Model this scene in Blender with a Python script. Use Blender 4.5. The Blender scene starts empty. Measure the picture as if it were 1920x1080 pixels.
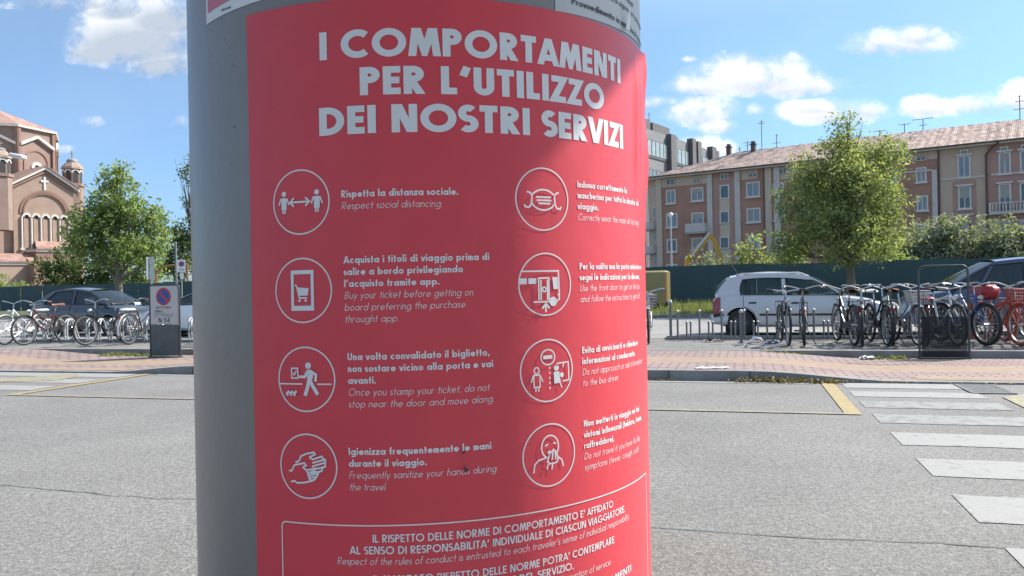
import bpy, math, random
from mathutils import Vector, Matrix, noise
R_ = math.radians
PI = math.pi
random.seed(7)
SC = bpy.context.scene
COL = SC.collection

# ---------------------------------------------------------------- camera, sky, sun, exposure
F, TH, EH = 1500.0, 0.02, 1.2                      # focal length in photo pixels, roll, eye height
cam_d = bpy.data.cameras.new("camera")
cam_d.lens = 36 * F / 1920
cam_d.clip_start, cam_d.clip_end = 0.05, 3000
cam = bpy.data.objects.new("camera", cam_d)
COL.objects.link(cam)
cam.location = (0, 0, EH)
cam.rotation_euler = (PI / 2, TH, 0)
SC.camera = cam

SUN_AZ, SUN_EL = R_(67), R_(42)                    # azimuth measured from +Y towards +X
sd = Vector((math.sin(SUN_AZ) * math.cos(SUN_EL), math.cos(SUN_AZ) * math.cos(SUN_EL), math.sin(SUN_EL)))
sun_d = bpy.data.lights.new("sun", 'SUN')
sun_d.energy, sun_d.angle, sun_d.color = 2.9, R_(0.6), (1, 0.95, 0.87)
sun = bpy.data.objects.new("sun", sun_d)
COL.objects.link(sun)
sun.rotation_euler = (-sd).to_track_quat('-Z', 'Y').to_euler()
sun.location = (20, 10, 40)
SC.view_settings.view_transform = 'Standard'
SC.view_settings.look = 'None'
SC.view_settings.exposure = 1.53
SC.view_settings.gamma = 1
SC.cycles.max_bounces = 8
SC.cycles.transparent_max_bounces = 12


def ray(px, py):
    a = (px - 960) / F
    b = (540 - py) / F
    return (a * math.cos(TH) + b * math.sin(TH), 1.0, -a * math.sin(TH) + b * math.cos(TH))


def at(px, py, Y):
    r = ray(px, py)
    return Vector((r[0] * Y, Y, EH + r[2] * Y))


def gp(px, py, Z=0.0):
    r = ray(px, py)
    t = (Z - EH) / r[2]
    return Vector((r[0] * t, t, Z))


E1 = Vector((0.961, -0.277, 0)); E2 = Vector((0.277, 0.961, 0)); K0 = Vector((0, 10.6, 0))
KROT = math.atan2(-0.277, 0.961)


def W(u, v, z=0.0):
    p = K0 + E1 * u + E2 * v
    return Vector((p.x, p.y, z))


def uv(p):
    d = Vector(p) - K0
    return d.x * E1.x + d.y * E1.y, d.x * E2.x + d.y * E2.y


def world():
    w = bpy.data.worlds.new("World")
    SC.world = w
    w.use_nodes = True
    nt = w.node_tree
    nt.nodes.clear()
    N = lambda t: nt.nodes.new(t)
    L = nt.links.new

    def M(op, a, b=None, c=None, clamp=False):
        n = N('ShaderNodeMath'); n.operation = op; n.use_clamp = clamp
        for i, x in enumerate((a, b, c)):
            if x is None: continue
            if isinstance(x, (int, float)): n.inputs[i].default_value = x
            else: L(x, n.inputs[i])
        return n.outputs[0]
    sky = N('ShaderNodeTexSky'); sky.sky_type = 'NISHITA'; sky.sun_disc = False
    sky.sun_elevation, sky.sun_rotation = SUN_EL, SUN_AZ
    sky.air_density, sky.dust_density, sky.ozone_density = 1.0, 0.9, 1.6
    tc = N('ShaderNodeTexCoord')
    sp = N('ShaderNodeSeparateXYZ'); L(tc.outputs['Generated'], sp.inputs[0])
    y = M('MAXIMUM', sp.outputs[1], 0.08)
    gx = M('DIVIDE', sp.outputs[0], y); gz = M('DIVIDE', sp.outputs[2], y)
    cb = N('ShaderNodeCombineXYZ'); L(gx, cb.inputs[0]); L(gz, cb.inputs[1])
    nz = N('ShaderNodeTexNoise'); nz.inputs['Scale'].default_value = 13; nz.inputs['Detail'].default_value = 9
    nz.inputs['Roughness'].default_value = 0.62; L(cb.outputs[0], nz.inputs['Vector'])
    nz2 = N('ShaderNodeTexNoise'); nz2.inputs['Scale'].default_value = 6; nz2.inputs['Detail'].default_value = 4
    L(cb.outputs[0], nz2.inputs['Vector'])
    nn = M('SUBTRACT', nz.outputs['Fac'], 0.5)
    # clouds: x, y, half-width, half-height (photo pixels turned into directions), strength
    clouds = [(1690, 84, 112, 33, 1), (1640, 90, 70, 20, 1), (1720, 70, 50, 26, 1), (1410, 148, 130, 46, 1), (1490, 162, 105, 32, 1), (1330, 162, 90, 27, 1),
              (1315, 212, 70, 34, .85), (1345, 238, 45, 18, .8), (1560, 213, 105, 30, 1), (1525, 203, 60, 20, 1), (1610, 208, 60, 22, 1), (1735, 203, 55, 25, 1),
              (1850, 200, 75, 28, 1), (1920, 190, 70, 32, 1), (1232, 192, 42, 13, .7), (1292, 112, 17, 8, .7), (1416, 208, 17, 15, .75),
              (1325, 282, 60, 28, .9), (255, 75, 130, 72, 1), (190, 95, 70, 40, .9), (305, 120, 75, 40, .95), (310, 35, 80, 50, .95), (220, 20, 60, 30, .7),
              (90, 8, 70, 14, .55), (170, 230, 18, 10, .3), (113, 281, 24, 8, .35), (337, 232, 14, 12, .3), (180, 8, 40, 16, .5),
              (760, 60, 200, 60, .9), (700, 260, 160, 40, .9)]
    dens = None
    low = None
    for (cx, cy, rx, ry, k) in clouds:
        r = ray(cx, cy)
        dx = M('DIVIDE', M('SUBTRACT', gx, r[0]), rx / F)
        dz = M('DIVIDE', M('SUBTRACT', gz, r[2]), ry / F)
        dzn = M('MULTIPLY', M('MINIMUM', dz, 0.0), 1.5)
        dzz = M('ADD', M('MAXIMUM', dz, 0.0), dzn)
        q = M('ADD', M('MULTIPLY', dx, dx), M('MULTIPLY', dzz, dzz))
        e = M('MULTIPLY', M('SUBTRACT', 1.0, q), k)
        e = M('MAXIMUM', e, -2.0)
        dens = e if dens is None else M('MAXIMUM', dens, e)
        lo = M('MULTIPLY', M('MAXIMUM', M('ADD', e, 0.3), 0.0), M('SUBTRACT', 1.1 if cx < 400 else 0.3, dz))
        low = lo if low is None else M('MAXIMUM', low, lo)
    d = M('ADD', dens, M('MULTIPLY', nn, 6.0))
    fac = N('ShaderNodeMapRange'); fac.interpolation_type = 'SMOOTHSTEP'
    fac.inputs['From Min'].default_value = -0.6; fac.inputs['From Max'].default_value = 1.05
    L(d, fac.inputs['Value'])
    front = M('GREATER_THAN', sp.outputs[1], 0.1)
    up = M('GREATER_THAN', sp.outputs[2], 0.0)
    f2 = M('MULTIPLY', M('MULTIPLY', fac.outputs[0], front), up)
    # thin overall veil of high cloud, stronger towards the horizon
    veil = M('MULTIPLY', M('ADD', 0.10, M('MULTIPLY', nz2.outputs['Fac'], 0.10)), 1.0)
    halo = N('ShaderNodeMapRange'); halo.interpolation_type = 'SMOOTHSTEP'
    halo.inputs['From Min'].default_value = -1.3; halo.inputs['From Max'].default_value = 1.3; halo.inputs['To Max'].default_value = 0.55
    L(M('ADD', dens, M('MULTIPLY', nn, 3.0)), halo.inputs['Value'])
    f2 = M('MAXIMUM', f2, M('MULTIPLY', M('MULTIPLY', halo.outputs[0], front), up))
    f3 = M('MAXIMUM', f2, veil)
    ccol = N('ShaderNodeMix'); ccol.data_type = 'RGBA'
    ccol.inputs['A'].default_value = (6.6, 6.7, 6.8, 1); ccol.inputs['B'].default_value = (3.3, 3.75, 4.4, 1)
    L(M('MULTIPLY', M('ADD', low, M('MULTIPLY', nn, -0.8)), 0.9, clamp=True), ccol.inputs['Factor'])
    tint = N('ShaderNodeMix'); tint.data_type = 'RGBA'; tint.blend_type = 'MULTIPLY'
    tint.inputs['Factor'].default_value = 1
    tr = N('ShaderNodeValToRGB'); te = tr.color_ramp.elements          # clear-air colour from the horizon up
    te[0].position = 0.0; te[0].color = (.42, .70, 1.08, 1); te[1].position = .5; te[1].color = (1.5, 1.5, 1.38, 1)
    e2 = te.new(.30); e2.color = (.50, .80, 1.0, 1)
    L(sp.outputs[2], tr.inputs[0]); L(tr.outputs[0], tint.inputs['B'])
    L(sky.outputs[0], tint.inputs['A'])
    mx = N('ShaderNodeMix'); mx.data_type = 'RGBA'
    L(f3, mx.inputs['Factor']); L(tint.outputs['Result'], mx.inputs['A']); L(ccol.outputs['Result'], mx.inputs['B'])
    bg = N('ShaderNodeBackground'); bg.inputs['Strength'].default_value = 0.062
    L(mx.outputs['Result'], bg.inputs['Color'])
    out = N('ShaderNodeOutputWorld'); L(bg.outputs[0], out.inputs[0])


world()


# ---------------------------------------------------------------- materials
def mat(name, col, rough=0.7, var=0.15, scale=3.0, metal=0.0, bump=0.0, bscale=60.0, spec=0.5, coat=0.0, col2=None, stretch=None, detail=4):
    m = bpy.data.materials.new(name); m.use_nodes = True
    nt = m.node_tree; b = nt.nodes['Principled BSDF']
    b.inputs['Roughness'].default_value = rough
    b.inputs['Metallic'].default_value = metal
    b.inputs['Specular IOR Level'].default_value = spec
    b.inputs['Coat Weight'].default_value = coat
    b.inputs['Coat Roughness'].default_value = 0.08
    tc = nt.nodes.new('ShaderNodeTexCoord')
    n = nt.nodes.new('ShaderNodeTexNoise'); n.inputs['Scale'].default_value = scale; n.inputs['Detail'].default_value = detail
    src = tc.outputs['Object']
    if stretch:
        mp = nt.nodes.new('ShaderNodeMapping'); mp.inputs['Scale'].default_value = stretch
        nt.links.new(src, mp.inputs[0]); src = mp.outputs[0]
    nt.links.new(src, n.inputs['Vector'])
    rp = nt.nodes.new('ShaderNodeValToRGB')
    c1 = [max(0, c * (1 - var)) for c in col]
    c2 = [min(1, c * (1 + var)) for c in (col2 or col)]
    rp.color_ramp.elements[0].position = 0.3; rp.color_ramp.elements[1].position = 0.7
    rp.color_ramp.elements[0].color = (*c1, 1); rp.color_ramp.elements[1].color = (*c2, 1)
    nt.links.new(n.outputs['Fac'], rp.inputs[0]); nt.links.new(rp.outputs[0], b.inputs['Base Color'])
    if bump:
        n2 = nt.nodes.new('ShaderNodeTexNoise'); n2.inputs['Scale'].default_value = bscale; n2.inputs['Detail'].default_value = 5
        nt.links.new(src, n2.inputs['Vector'])
        bp = nt.nodes.new('ShaderNodeBump'); bp.inputs['Strength'].default_value = bump; bp.inputs['Distance'].default_value = 0.02
        nt.links.new(n2.outputs['Fac'], bp.inputs['Height']); nt.links.new(bp.outputs[0], b.inputs['Normal'])
    return m


def glass_mat(name, tint=(0.02, 0.035, 0.04), see=0.35, rough=0.04):
    m = bpy.data.materials.new(name); m.use_nodes = True
    nt = m.node_tree; b = nt.nodes['Principled BSDF']
    b.inputs['Base Color'].default_value = (*tint, 1); b.inputs['Roughness'].default_value = rough
    b.inputs['Specular IOR Level'].default_value = 0.7
    t = nt.nodes.new('ShaderNodeBsdfTransparent'); t.inputs[0].default_value = (0.75, 0.9, 0.88, 1)
    mx = nt.nodes.new('ShaderNodeMixShader'); mx.inputs[0].default_value = see
    nt.links.new(b.outputs[0], mx.inputs[1]); nt.links.new(t.outputs[0], mx.inputs[2])
    nt.links.new(mx.outputs[0], nt.nodes['Material Output'].inputs[0])
    return m


def leaf_mat(name, dark, light, trans=0.35, tip=None):
    m = bpy.data.materials.new(name); m.use_nodes = True
    nt = m.node_tree; b = nt.nodes['Principled BSDF']
    g = nt.nodes.new('ShaderNodeNewGeometry')
    rp = nt.nodes.new('ShaderNodeValToRGB')
    rp.color_ramp.elements[0].color = (*dark, 1); rp.color_ramp.elements[1].color = (*light, 1)
    if tip:
        e = rp.color_ramp.elements.new(0.9); e.color = (*light, 1); rp.color_ramp.elements[2].color = (*tip, 1)
    nt.links.new(g.outputs['Random Per Island'], rp.inputs[0])
    nt.links.new(rp.outputs[0], b.inputs['Base Color']); b.inputs['Roughness'].default_value = 0.6; b.inputs['Specular IOR Level'].default_value = 0.15
    t = nt.nodes.new('ShaderNodeBsdfTranslucent')
    mm = nt.nodes.new('ShaderNodeMix'); mm.data_type = 'RGBA'; mm.blend_type = 'MULTIPLY'; mm.inputs['Factor'].default_value = 1
    mm.inputs['B'].default_value = (1.6, 1.7, 0.7, 1)
    nt.links.new(rp.outputs[0], mm.inputs['A']); nt.links.new(mm.outputs['Result'], t.inputs[0])
    mx = nt.nodes.new('ShaderNodeMixShader'); mx.inputs[0].default_value = trans
    nt.links.new(b.outputs[0], mx.inputs[1]); nt.links.new(t.outputs[0], mx.inputs[2])
    nt.links.new(mx.outputs[0], nt.nodes['Material Output'].inputs[0])
    return m


# ---------------------------------------------------------------- mesh helpers
class MB:
    def __init__(s): s.v = []; s.f = []

    def add(s, vs, fs):
        o = len(s.v); s.v += [tuple(x) for x in vs]; s.f += [tuple(i + o for i in f) for f in fs]; return s

    def box(s, c, d, M=None):
        x, y, z = d[0] / 2, d[1] / 2, d[2] / 2
        vs = [Vector((a * x, b * y, e * z)) for e in (-1, 1) for b in (-1, 1) for a in (-1, 1)]
        c = Vector(c)
        vs = [(M @ p if M else p) + c for p in vs]
        return s.add(vs, [(0, 2, 3, 1), (4, 5, 7, 6), (0, 1, 5, 4), (2, 6, 7, 3), (0, 4, 6, 2), (1, 3, 7, 5)])

    def bbox(s, c, d, b=0.02, M=None):             # chamfered box
        x, y, z = d[0] / 2, d[1] / 2, d[2] / 2
        b = min(b, x * .9, y * .9, z * .9)
        c = Vector(c)
        rings = []
        for (zz, k) in ((-z, b), (-z + b, 0), (z - b, 0), (z, b)):
            a, e = x - k, y - k
            rings.append([Vector(p) for p in ((-a + b, -e, zz), (a - b, -e, zz), (a, -e + b, zz), (a, e - b, zz), (a - b, e, zz), (-a + b, e, zz), (-a, e - b, zz), (-a, -e + b, zz))])
        vs = [(M @ p if M else p) + c for r in rings for p in r]
        fs = [tuple(range(7, -1, -1)), tuple(range(24, 32))]
        for r in range(3):
            for i in range(8):
                j = (i + 1) % 8
                fs.append((r * 8 + i, r * 8 + j, r * 8 + 8 + j, r * 8 + 8 + i))
        return s.add(vs, fs)

    def tube(s, pts, r, n=6, closed=False, caps=True):
        pts = [Vector(p) for p in pts]; m = len(pts)
        rs = r if isinstance(r, (list, tuple)) else [r] * m
        T = []
        for i in range(m):
            if closed: t = pts[(i + 1) % m] - pts[i - 1]
            else: t = pts[min(i + 1, m - 1)] - pts[max(i - 1, 0)]
            T.append(t.normalized() if t.length > 1e-9 else Vector((0, 0, 1)))
        a = Vector((0, 0, 1)) if abs(T[0].z) < .9 else Vector((1, 0, 0))
        u = (a - T[0] * a.dot(T[0])).normalized()
        vs = []
        for i in range(m):
            u = (u - T[i] * u.dot(T[i])).normalized(); w = T[i].cross(u)
            for k in range(n):
                g = 2 * PI * k / n
                vs.append(pts[i] + (u * math.cos(g) + w * math.sin(g)) * rs[i])
        fs = []
        for i in range(m if closed else m - 1):
            j = (i + 1) % m
            for k in range(n):
                l = (k + 1) % n
                fs.append((i * n + k, i * n + l, j * n + l, j * n + k))
        if caps and not closed:
            fs.append(tuple(range(n - 1, -1, -1))); fs.append(tuple((m - 1) * n + k for k in range(n)))
        return s.add(vs, fs)

    def lathe(s, prof, n=16, o=(0, 0, 0), axis='z', a0=0.0, a1=2 * PI, close=False):
        full = abs(a1 - a0 - 2 * PI) < 1e-6
        m = len(prof); vs = []; steps = n if full else n + 1
        for k in range(steps):
            g = a0 + (a1 - a0) * k / n
            for (r, h) in prof:
                p = (r * math.cos(g), r * math.sin(g), h)
                if axis == 'y': p = (p[0], p[2], p[1])
                if axis == 'x': p = (p[2], p[0], p[1])
                vs.append(Vector(p) + Vector(o))
        fs = []
        for k in range(n):
            l = (k + 1) % steps
            for i in range(m if close else m - 1):
                j = (i + 1) % m
                fs.append((k * m + i, l * m + i, l * m + j, k * m + j))
        return s.add(vs, fs)

    def grid(s, fn, nu, nv, flip=False):
        vs = [fn(i / nu, j / nv) for j in range(nv + 1) for i in range(nu + 1)]
        fs = []
        for j in range(nv):
            for i in range(nu):
                a = j * (nu + 1) + i
                q = (a, a + 1, a + nu + 2, a + nu + 1)
                fs.append(q[::-1] if flip else q)
        return s.add(vs, fs)

    def poly(s, pts): return s.add(pts, [tuple(range(len(pts)))])

    def prism(s, a, b):                            # two matching loops joined
        n = len(a)
        fs = [tuple(range(n - 1, -1, -1)), tuple(range(n, 2 * n))] + [(i, (i + 1) % n, n + (i + 1) % n, n + i) for i in range(n)]
        return s.add(list(a) + list(b), fs)

    def build(s, name, m, parent=None, smooth=False, label=None):
        me = bpy.data.meshes.new(name); me.from_pydata(s.v, [], s.f); me.update()
        if isinstance(m, (list, tuple)):
            for k in m: me.materials.append(k)
        else: me.materials.append(m)
        if smooth:
            for p in me.polygons: p.use_smooth = True
            try: me.set_sharp_from_angle(angle=R_(40))
            except Exception: pass
        o = bpy.data.objects.new(name, me); COL.objects.link(o)
        if parent: o.parent = parent
        if label: o['label'] = label
        return o


def linkdata(name, me, parent, loc=(0, 0, 0), rot=(0, 0, 0)):
    o = bpy.data.objects.new(name, me); COL.objects.link(o); o.parent = parent
    o.location = loc; o.rotation_euler = rot
    return o


def tag(o, label=None, cat=None, group=None, kind=None):
    if label: o['label'] = label
    if cat: o['category'] = cat
    if group: o['group'] = group
    if kind: o['kind'] = kind
    return o


def thing(name, label, cat, loc=(0, 0, 0), rotz=0.0, group=None):
    o = bpy.data.objects.new(name, None); COL.objects.link(o); o.empty_display_size = 0.2
    o.location = loc; o.rotation_euler = (0, 0, rotz)
    return tag(o, label, cat, group)


def structure(mb, name, m, smooth=False):
    return tag(mb.build(name, m, None, smooth), kind='structure')


def interp(tab, x):
    if x <= tab[0][0]: return tab[0][1]
    for (a, b), (c, d) in zip(tab, tab[1:]):
        if x <= c:
            t = (x - a) / (c - a) if c > a else 1
            return b + (d - b) * t
    return tab[-1][1]


def sstep(a, b, x):
    t = min(1, max(0, (x - a) / (b - a))); return t * t * (3 - 2 * t)

# ---------------------------------------------------------------- ground, road, pavement
def asphalt(name, lo, hi, gs=95.0):
    m = bpy.data.materials.new(name); m.use_nodes = True
    nt = m.node_tree; b = nt.nodes['Principled BSDF']; b.inputs['Roughness'].default_value = 0.85
    b.inputs['Specular IOR Level'].default_value = 0.3
    tc = nt.nodes.new('ShaderNodeTexCoord')
    v = nt.nodes.new('ShaderNodeTexVoronoi'); v.inputs['Scale'].default_value = gs
    nt.links.new(tc.outputs['Object'], v.inputs['Vector'])
    n = nt.nodes.new('ShaderNodeTexNoise'); n.inputs['Scale'].default_value = 0.55; n.inputs['Detail'].default_value = 7; n.inputs['Roughness'].default_value = 0.6
    nt.links.new(tc.outputs['Object'], n.inputs['Vector'])
    n3 = nt.nodes.new('ShaderNodeTexNoise'); n3.inputs['Scale'].default_value = 30; n3.inputs['Detail'].default_value = 6
    nt.links.new(tc.outputs['Object'], n3.inputs['Vector'])
    rp = nt.nodes.new('ShaderNodeValToRGB')
    el = rp.color_ramp.elements
    el[0].color = (lo, lo * .97, lo * .92, 1); el[0].position = .1
    el[1].color = (hi, hi * .97, hi * .925, 1); el[1].position = .85
    sep = nt.nodes.new('ShaderNodeSeparateColor'); nt.links.new(v.outputs['Color'], sep.inputs[0])
    nt.links.new(sep.outputs[0], rp.inputs[0])
    mr = nt.nodes.new('ShaderNodeMapRange'); mr.inputs['To Min'].default_value = 0.84; mr.inputs['To Max'].default_value = 1.14
    mr.inputs['From Min'].default_value = .3; mr.inputs['From Max'].default_value = .7
    nt.links.new(n.outputs['Fac'], mr.inputs['Value'])
    mr3 = nt.nodes.new('ShaderNodeMapRange'); mr3.inputs['To Min'].default_value = 0.8; mr3.inputs['To Max'].default_value = 1.2
    mr3.inputs['From Min'].default_value = .3; mr3.inputs['From Max'].default_value = .7
    nt.links.new(n3.outputs['Fac'], mr3.inputs['Value'])
    mu = nt.nodes.new('ShaderNodeMath'); mu.operation = 'MULTIPLY'
    nt.links.new(mr.outputs[0], mu.inputs[0]); nt.links.new(mr3.outputs[0], mu.inputs[1])
    mx = nt.nodes.new('ShaderNodeMix'); mx.data_type = 'RGBA'; mx.blend_type = 'MULTIPLY'; mx.inputs['Factor'].default_value = 1
    nt.links.new(rp.outputs[0], mx.inputs['A']); nt.links.new(mu.outputs[0], mx.inputs['B'])
    nt.links.new(mx.outputs['Result'], b.inputs['Base Color'])
    bp = nt.nodes.new('ShaderNodeBump'); bp.inputs['Strength'].default_value = 0.5; bp.inputs['Distance'].default_value = 0.006
    nt.links.new(v.outputs['Distance'], bp.inputs['Height']); nt.links.new(bp.outputs[0], b.inputs['Normal'])
    return m


def brick_mat(name, c1, c2, mortar, bw, bh, rot=0.0, off=0.5, bump=0.3, msize=0.012):
    m = bpy.data.materials.new(name); m.use_nodes = True
    nt = m.node_tree; b = nt.nodes['Principled BSDF']; b.inputs['Roughness'].default_value = 0.85
    uvn = nt.nodes.new('ShaderNodeTexCoord')
    mp = nt.nodes.new('ShaderNodeMapping'); mp.inputs['Rotation'].default_value = (0, 0, rot)
    nt.links.new(uvn.outputs['Object'], mp.inputs[0])
    br = nt.nodes.new('ShaderNodeTexBrick')
    br.inputs['Color1'].default_value = (*c1, 1); br.inputs['Color2'].default_value = (*c2, 1); br.inputs['Mortar'].default_value = (*mortar, 1)
    br.inputs['Scale'].default_value = 1; br.inputs['Brick Width'].default_value = bw; br.inputs['Row Height'].default_value = bh
    br.inputs['Mortar Size'].default_value = msize; br.offset = off
    nt.links.new(mp.outputs[0], br.inputs['Vector'])
    n = nt.nodes.new('ShaderNodeTexNoise'); n.inputs['Scale'].default_value = 1.3; n.inputs['Detail'].default_value = 8
    nt.links.new(uvn.outputs['Object'], n.inputs['Vector'])
    mr = nt.nodes.new('ShaderNodeMapRange'); mr.inputs['To Min'].default_value = 0.7; mr.inputs['To Max'].default_value = 1.3
    nt.links.new(n.outputs['Fac'], mr.inputs['Value'])
    mx = nt.nodes.new('ShaderNodeMix'); mx.data_type = 'RGBA'; mx.blend_type = 'MULTIPLY'; mx.inputs['Factor'].default_value = 1
    nt.links.new(br.outputs['Color'], mx.inputs['A']); nt.links.new(mr.outputs[0], mx.inputs['B'])
    nt.links.new(mx.outputs['Result'], b.inputs['Base Color'])
    return m


def paint_mat(name, col, under, wear=0.5):
    m = bpy.data.materials.new(name); m.use_nodes = True
    nt = m.node_tree; b = nt.nodes['Principled BSDF']; b.inputs['Roughness'].default_value = 0.7
    tc = nt.nodes.new('ShaderNodeTexCoord')
    n = nt.nodes.new('ShaderNodeTexNoise'); n.inputs['Scale'].default_value = 9; n.inputs['Detail'].default_value = 9; n.inputs['Roughness'].default_value = .72
    nt.links.new(tc.outputs['Object'], n.inputs['Vector'])
    rp = nt.nodes.new('ShaderNodeValToRGB')
    rp.color_ramp.elements[0].position = wear - .03; rp.color_ramp.elements[1].position = wear + .06
    rp.color_ramp.elements[0].color = (*under, 1); rp.color_ramp.elements[1].color = (*col, 1)
    nt.links.new(n.outputs['Fac'], rp.inputs[0])
    n2 = nt.nodes.new('ShaderNodeTexNoise'); n2.inputs['Scale'].default_value = 55; n2.inputs['Detail'].default_value = 4
    nt.links.new(tc.outputs['Object'], n2.inputs['Vector'])
    mr = nt.nodes.new('ShaderNodeMapRange'); mr.inputs['To Min'].default_value = .82; mr.inputs['To Max'].default_value = 1.12
    nt.links.new(n2.outputs['Fac'], mr.inputs['Value'])
    mx = nt.nodes.new('ShaderNodeMix'); mx.data_type = 'RGBA'; mx.blend_type = 'MULTIPLY'; mx.inputs['Factor'].default_value = 1
    nt.links.new(rp.outputs[0], mx.inputs['A']); nt.links.new(mr.outputs[0], mx.inputs['B'])
    nt.links.new(mx.outputs['Result'], b.inputs['Base Color'])
    return m


M_road = asphalt('asphalt_road', 0.15, 0.23)
M_lot = asphalt('asphalt_parking', 0.2, 0.3, 60)
M_walk = asphalt('asphalt_pavement', 0.15, 0.24, 70)
M_kerb = mat('kerb_stone', (0.22, 0.21, 0.20), 0.8, 0.2, 4, bump=.2)
M_red = brick_mat('red_paving', (0.265, 0.185, 0.165), (0.315, 0.235, 0.215), (0.11, 0.085, 0.08), 0.24, 0.12, -KROT, 0.5, .3, .016)
M_tan = mat('tan_tactile_paving', (0.285, 0.205, 0.145), 0.85, 0.12, 6)
M_white = paint_mat('white_road_paint', (0.29, 0.283, 0.270), (0.2, 0.205, 0.195), .40)
M_whiteworn = paint_mat('worn_white_road_paint', (0.262, 0.257, 0.247), (0.18, 0.185, 0.175), .47)
M_yellow = paint_mat('yellow_road_paint', (0.36, 0.27, 0.11), (0.27, 0.235, 0.17), .46)
M_yellowworn = paint_mat('worn_yellow_road_paint', (0.29, 0.25, 0.165), (0.21, 0.20, 0.175), .50)
M_earth = mat('far_ground', (0.17, 0.16, 0.13), 0.95, 0.2, .2)

# one ground sheet to the horizon, then the road sheet
structure(MB().poly([(-480, -80, -.02), (480, -80, -.02), (480, 700, -.02), (-480, 700, -.02)]), 'ground', M_earth)
structure(MB().poly([W(-70, -30), W(70, -30), W(70, 0.0), W(-70, 0.0)]), 'road', M_road)
structure(MB().poly([W(-90, 6.1), W(70, 6.1), W(70, 19.2), W(-90, 40)]), 'parking_ground', M_lot)


def hk(u):                                         # kerb-side pavement level: dropped at both crossings
    r = 0.13 - 0.105 * sstep(3.0, 4.7, u)
    if u < -4.6: r = 0.13 - 0.105 * sstep(-4.9, -6.6, u) + 0.105 * sstep(-9.2, -11.5, u)
    return r


def strip(us, v0, v1, zf0, zf1, nv=1):
    mb = MB()
    for a, b in zip(us, us[1:]):
        mb.add([W(a, v0, zf0(a)), W(b, v0, zf0(b)), W(b, v1, zf1(b)), W(a, v1, zf1(a))], [(0, 1, 2, 3)])
    return mb


US = [-60, -40, -20, -14] + [-12 + .25 * i for i in range(80)] + [8.5, 10, 14, 20, 40, 60]
up = lambda u: 0.13
mb = strip(US, 0.13, 1.05, hk, hk); structure(mb, 'red_pavement', M_red)
structure(strip(US, 1.05, 1.85, hk, hk), 'tactile_strip', M_tan)
structure(strip(US, 1.85, 3.05, hk, hk), 'red_pavement', M_red)
structure(strip(US, 3.17, 6.0, up, up), 'grey_pavement', M_walk)
# kerb stones: top and face, laid as stones 1 m long with fine joints
mb = MB()
for a, b in zip(US, US[1:]):
    mb.add([W(a, 0, -.01), W(b, 0, -.01), W(b, 0.012, hk(b) - .003), W(a, 0.012, hk(a) - .003)], [(0, 1, 2, 3)])
    mb.add([W(a, 0.012, hk(a) - .003), W(b, 0.012, hk(b) - .003), W(b, 0.13, hk(b) + .003), W(a, 0.13, hk(a) + .003)], [(0, 1, 2, 3)])
structure(mb, 'kerb', M_kerb)
mb = MB()
for u in [-5.0, -4, -3, -2, -1, 0, 1.02, 2.02, 3.0, 4.0, 5, 6]:
    z = hk(u)
    mb.box(W(u, .0, z / 2), (.012, .012, max(z - .006, .01)), Matrix.Rotation(KROT, 3, 'Z'))
structure(mb, 'kerb_joint', mat('kerb_joint', (.08, .08, .08), .9))
# the step between red and grey paving
mb = MB()
for a, b in zip(US, US[1:]):
    mb.add([W(a, 3.05, hk(a) - .01), W(b, 3.05, hk(b) - .01), W(b, 3.055, .134), W(a, 3.055, .134)], [(0, 1, 2, 3)])
    mb.add([W(a, 3.055, .134), W(b, 3.055, .134), W(b, 3.17, .134), W(a, 3.17, .134)], [(0, 1, 2, 3)])
structure(mb, 'kerb_step', M_kerb)
mb = MB()
for a, b in zip(US, US[1:]):
    mb.add([W(a, 6.0, .134), W(b, 6.0, .134), W(b, 6.12, .134), W(a, 6.12, .134)], [(0, 1, 2, 3)])
    mb.add([W(b, 6.12, .134), W(a, 6.12, .134), W(a, 6.12, -.01), W(b, 6.12, -.01)], [(0, 1, 2, 3)])
structure(mb, 'kerb', M_kerb)
# tactile pad at the dropped kerbs
structure(strip([4.9, 5.5, 6.4], .16, .5, lambda u: hk(u) + .004, lambda u: hk(u) + .004), 'tactile_pad', M_tan)
structure(strip([-8.2, -7.5, -6.9, -6.4], .16, .5, lambda u: hk(u) + .004, lambda u: hk(u) + .004), 'tactile_pad', M_tan)


def rect(u0, u1, v0, v1, z=.004, jit=0.0):
    n = 10; pts = []
    for i in range(n + 1): pts.append(W(u0 + (u1 - u0) * i / n, v0 + random.uniform(-jit, jit), z))
    for i in range(n + 1): pts.append(W(u1 + (u0 - u1) * i / n, v1 + random.uniform(-jit, jit), z))
    return pts


STR = [(-.06, -.5), (-.8, -1.22), (-1.54, -1.99), (-2.38, -2.86), (-3.3, -3.81), (-4.27, -4.8), (-5.24, -5.77), (-6.18, -6.7), (-7.15, -7.65)]
mb = MB(); mw = MB()
for i, (a, b) in enumerate(STR):
    (mw if i in (2, 3) else mb).poly(rect(4.03, 5.27, b, a, .004, .01))
structure(mb, 'zebra_crossing', M_white); structure(mw, 'zebra_crossing_worn', M_whiteworn)
mb = MB()
for i, (a, b) in enumerate(STR): mb.poly(rect(-8.6, -5.92, b, a, .004, .01))
structure(mb, 'zebra_crossing', M_white)
mb = MB(); mb.poly(rect(-5.55, 3.72, -.2, -.06)); structure(mb, 'road_edge_line', M_white)
mb = MB(); mb.poly(rect(3.80, 3.94, -2.46, -.06, .008)); mb.poly(rect(-5.82, -5.68, -2.46, -.06, .008)); structure(mb, 'bus_bay_end_line', M_yellow)
mb = MB(); mb.poly(rect(-5.68, 3.80, -2.46, -2.36, .008)); structure(mb, 'bus_bay_line', M_yellowworn)
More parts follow.
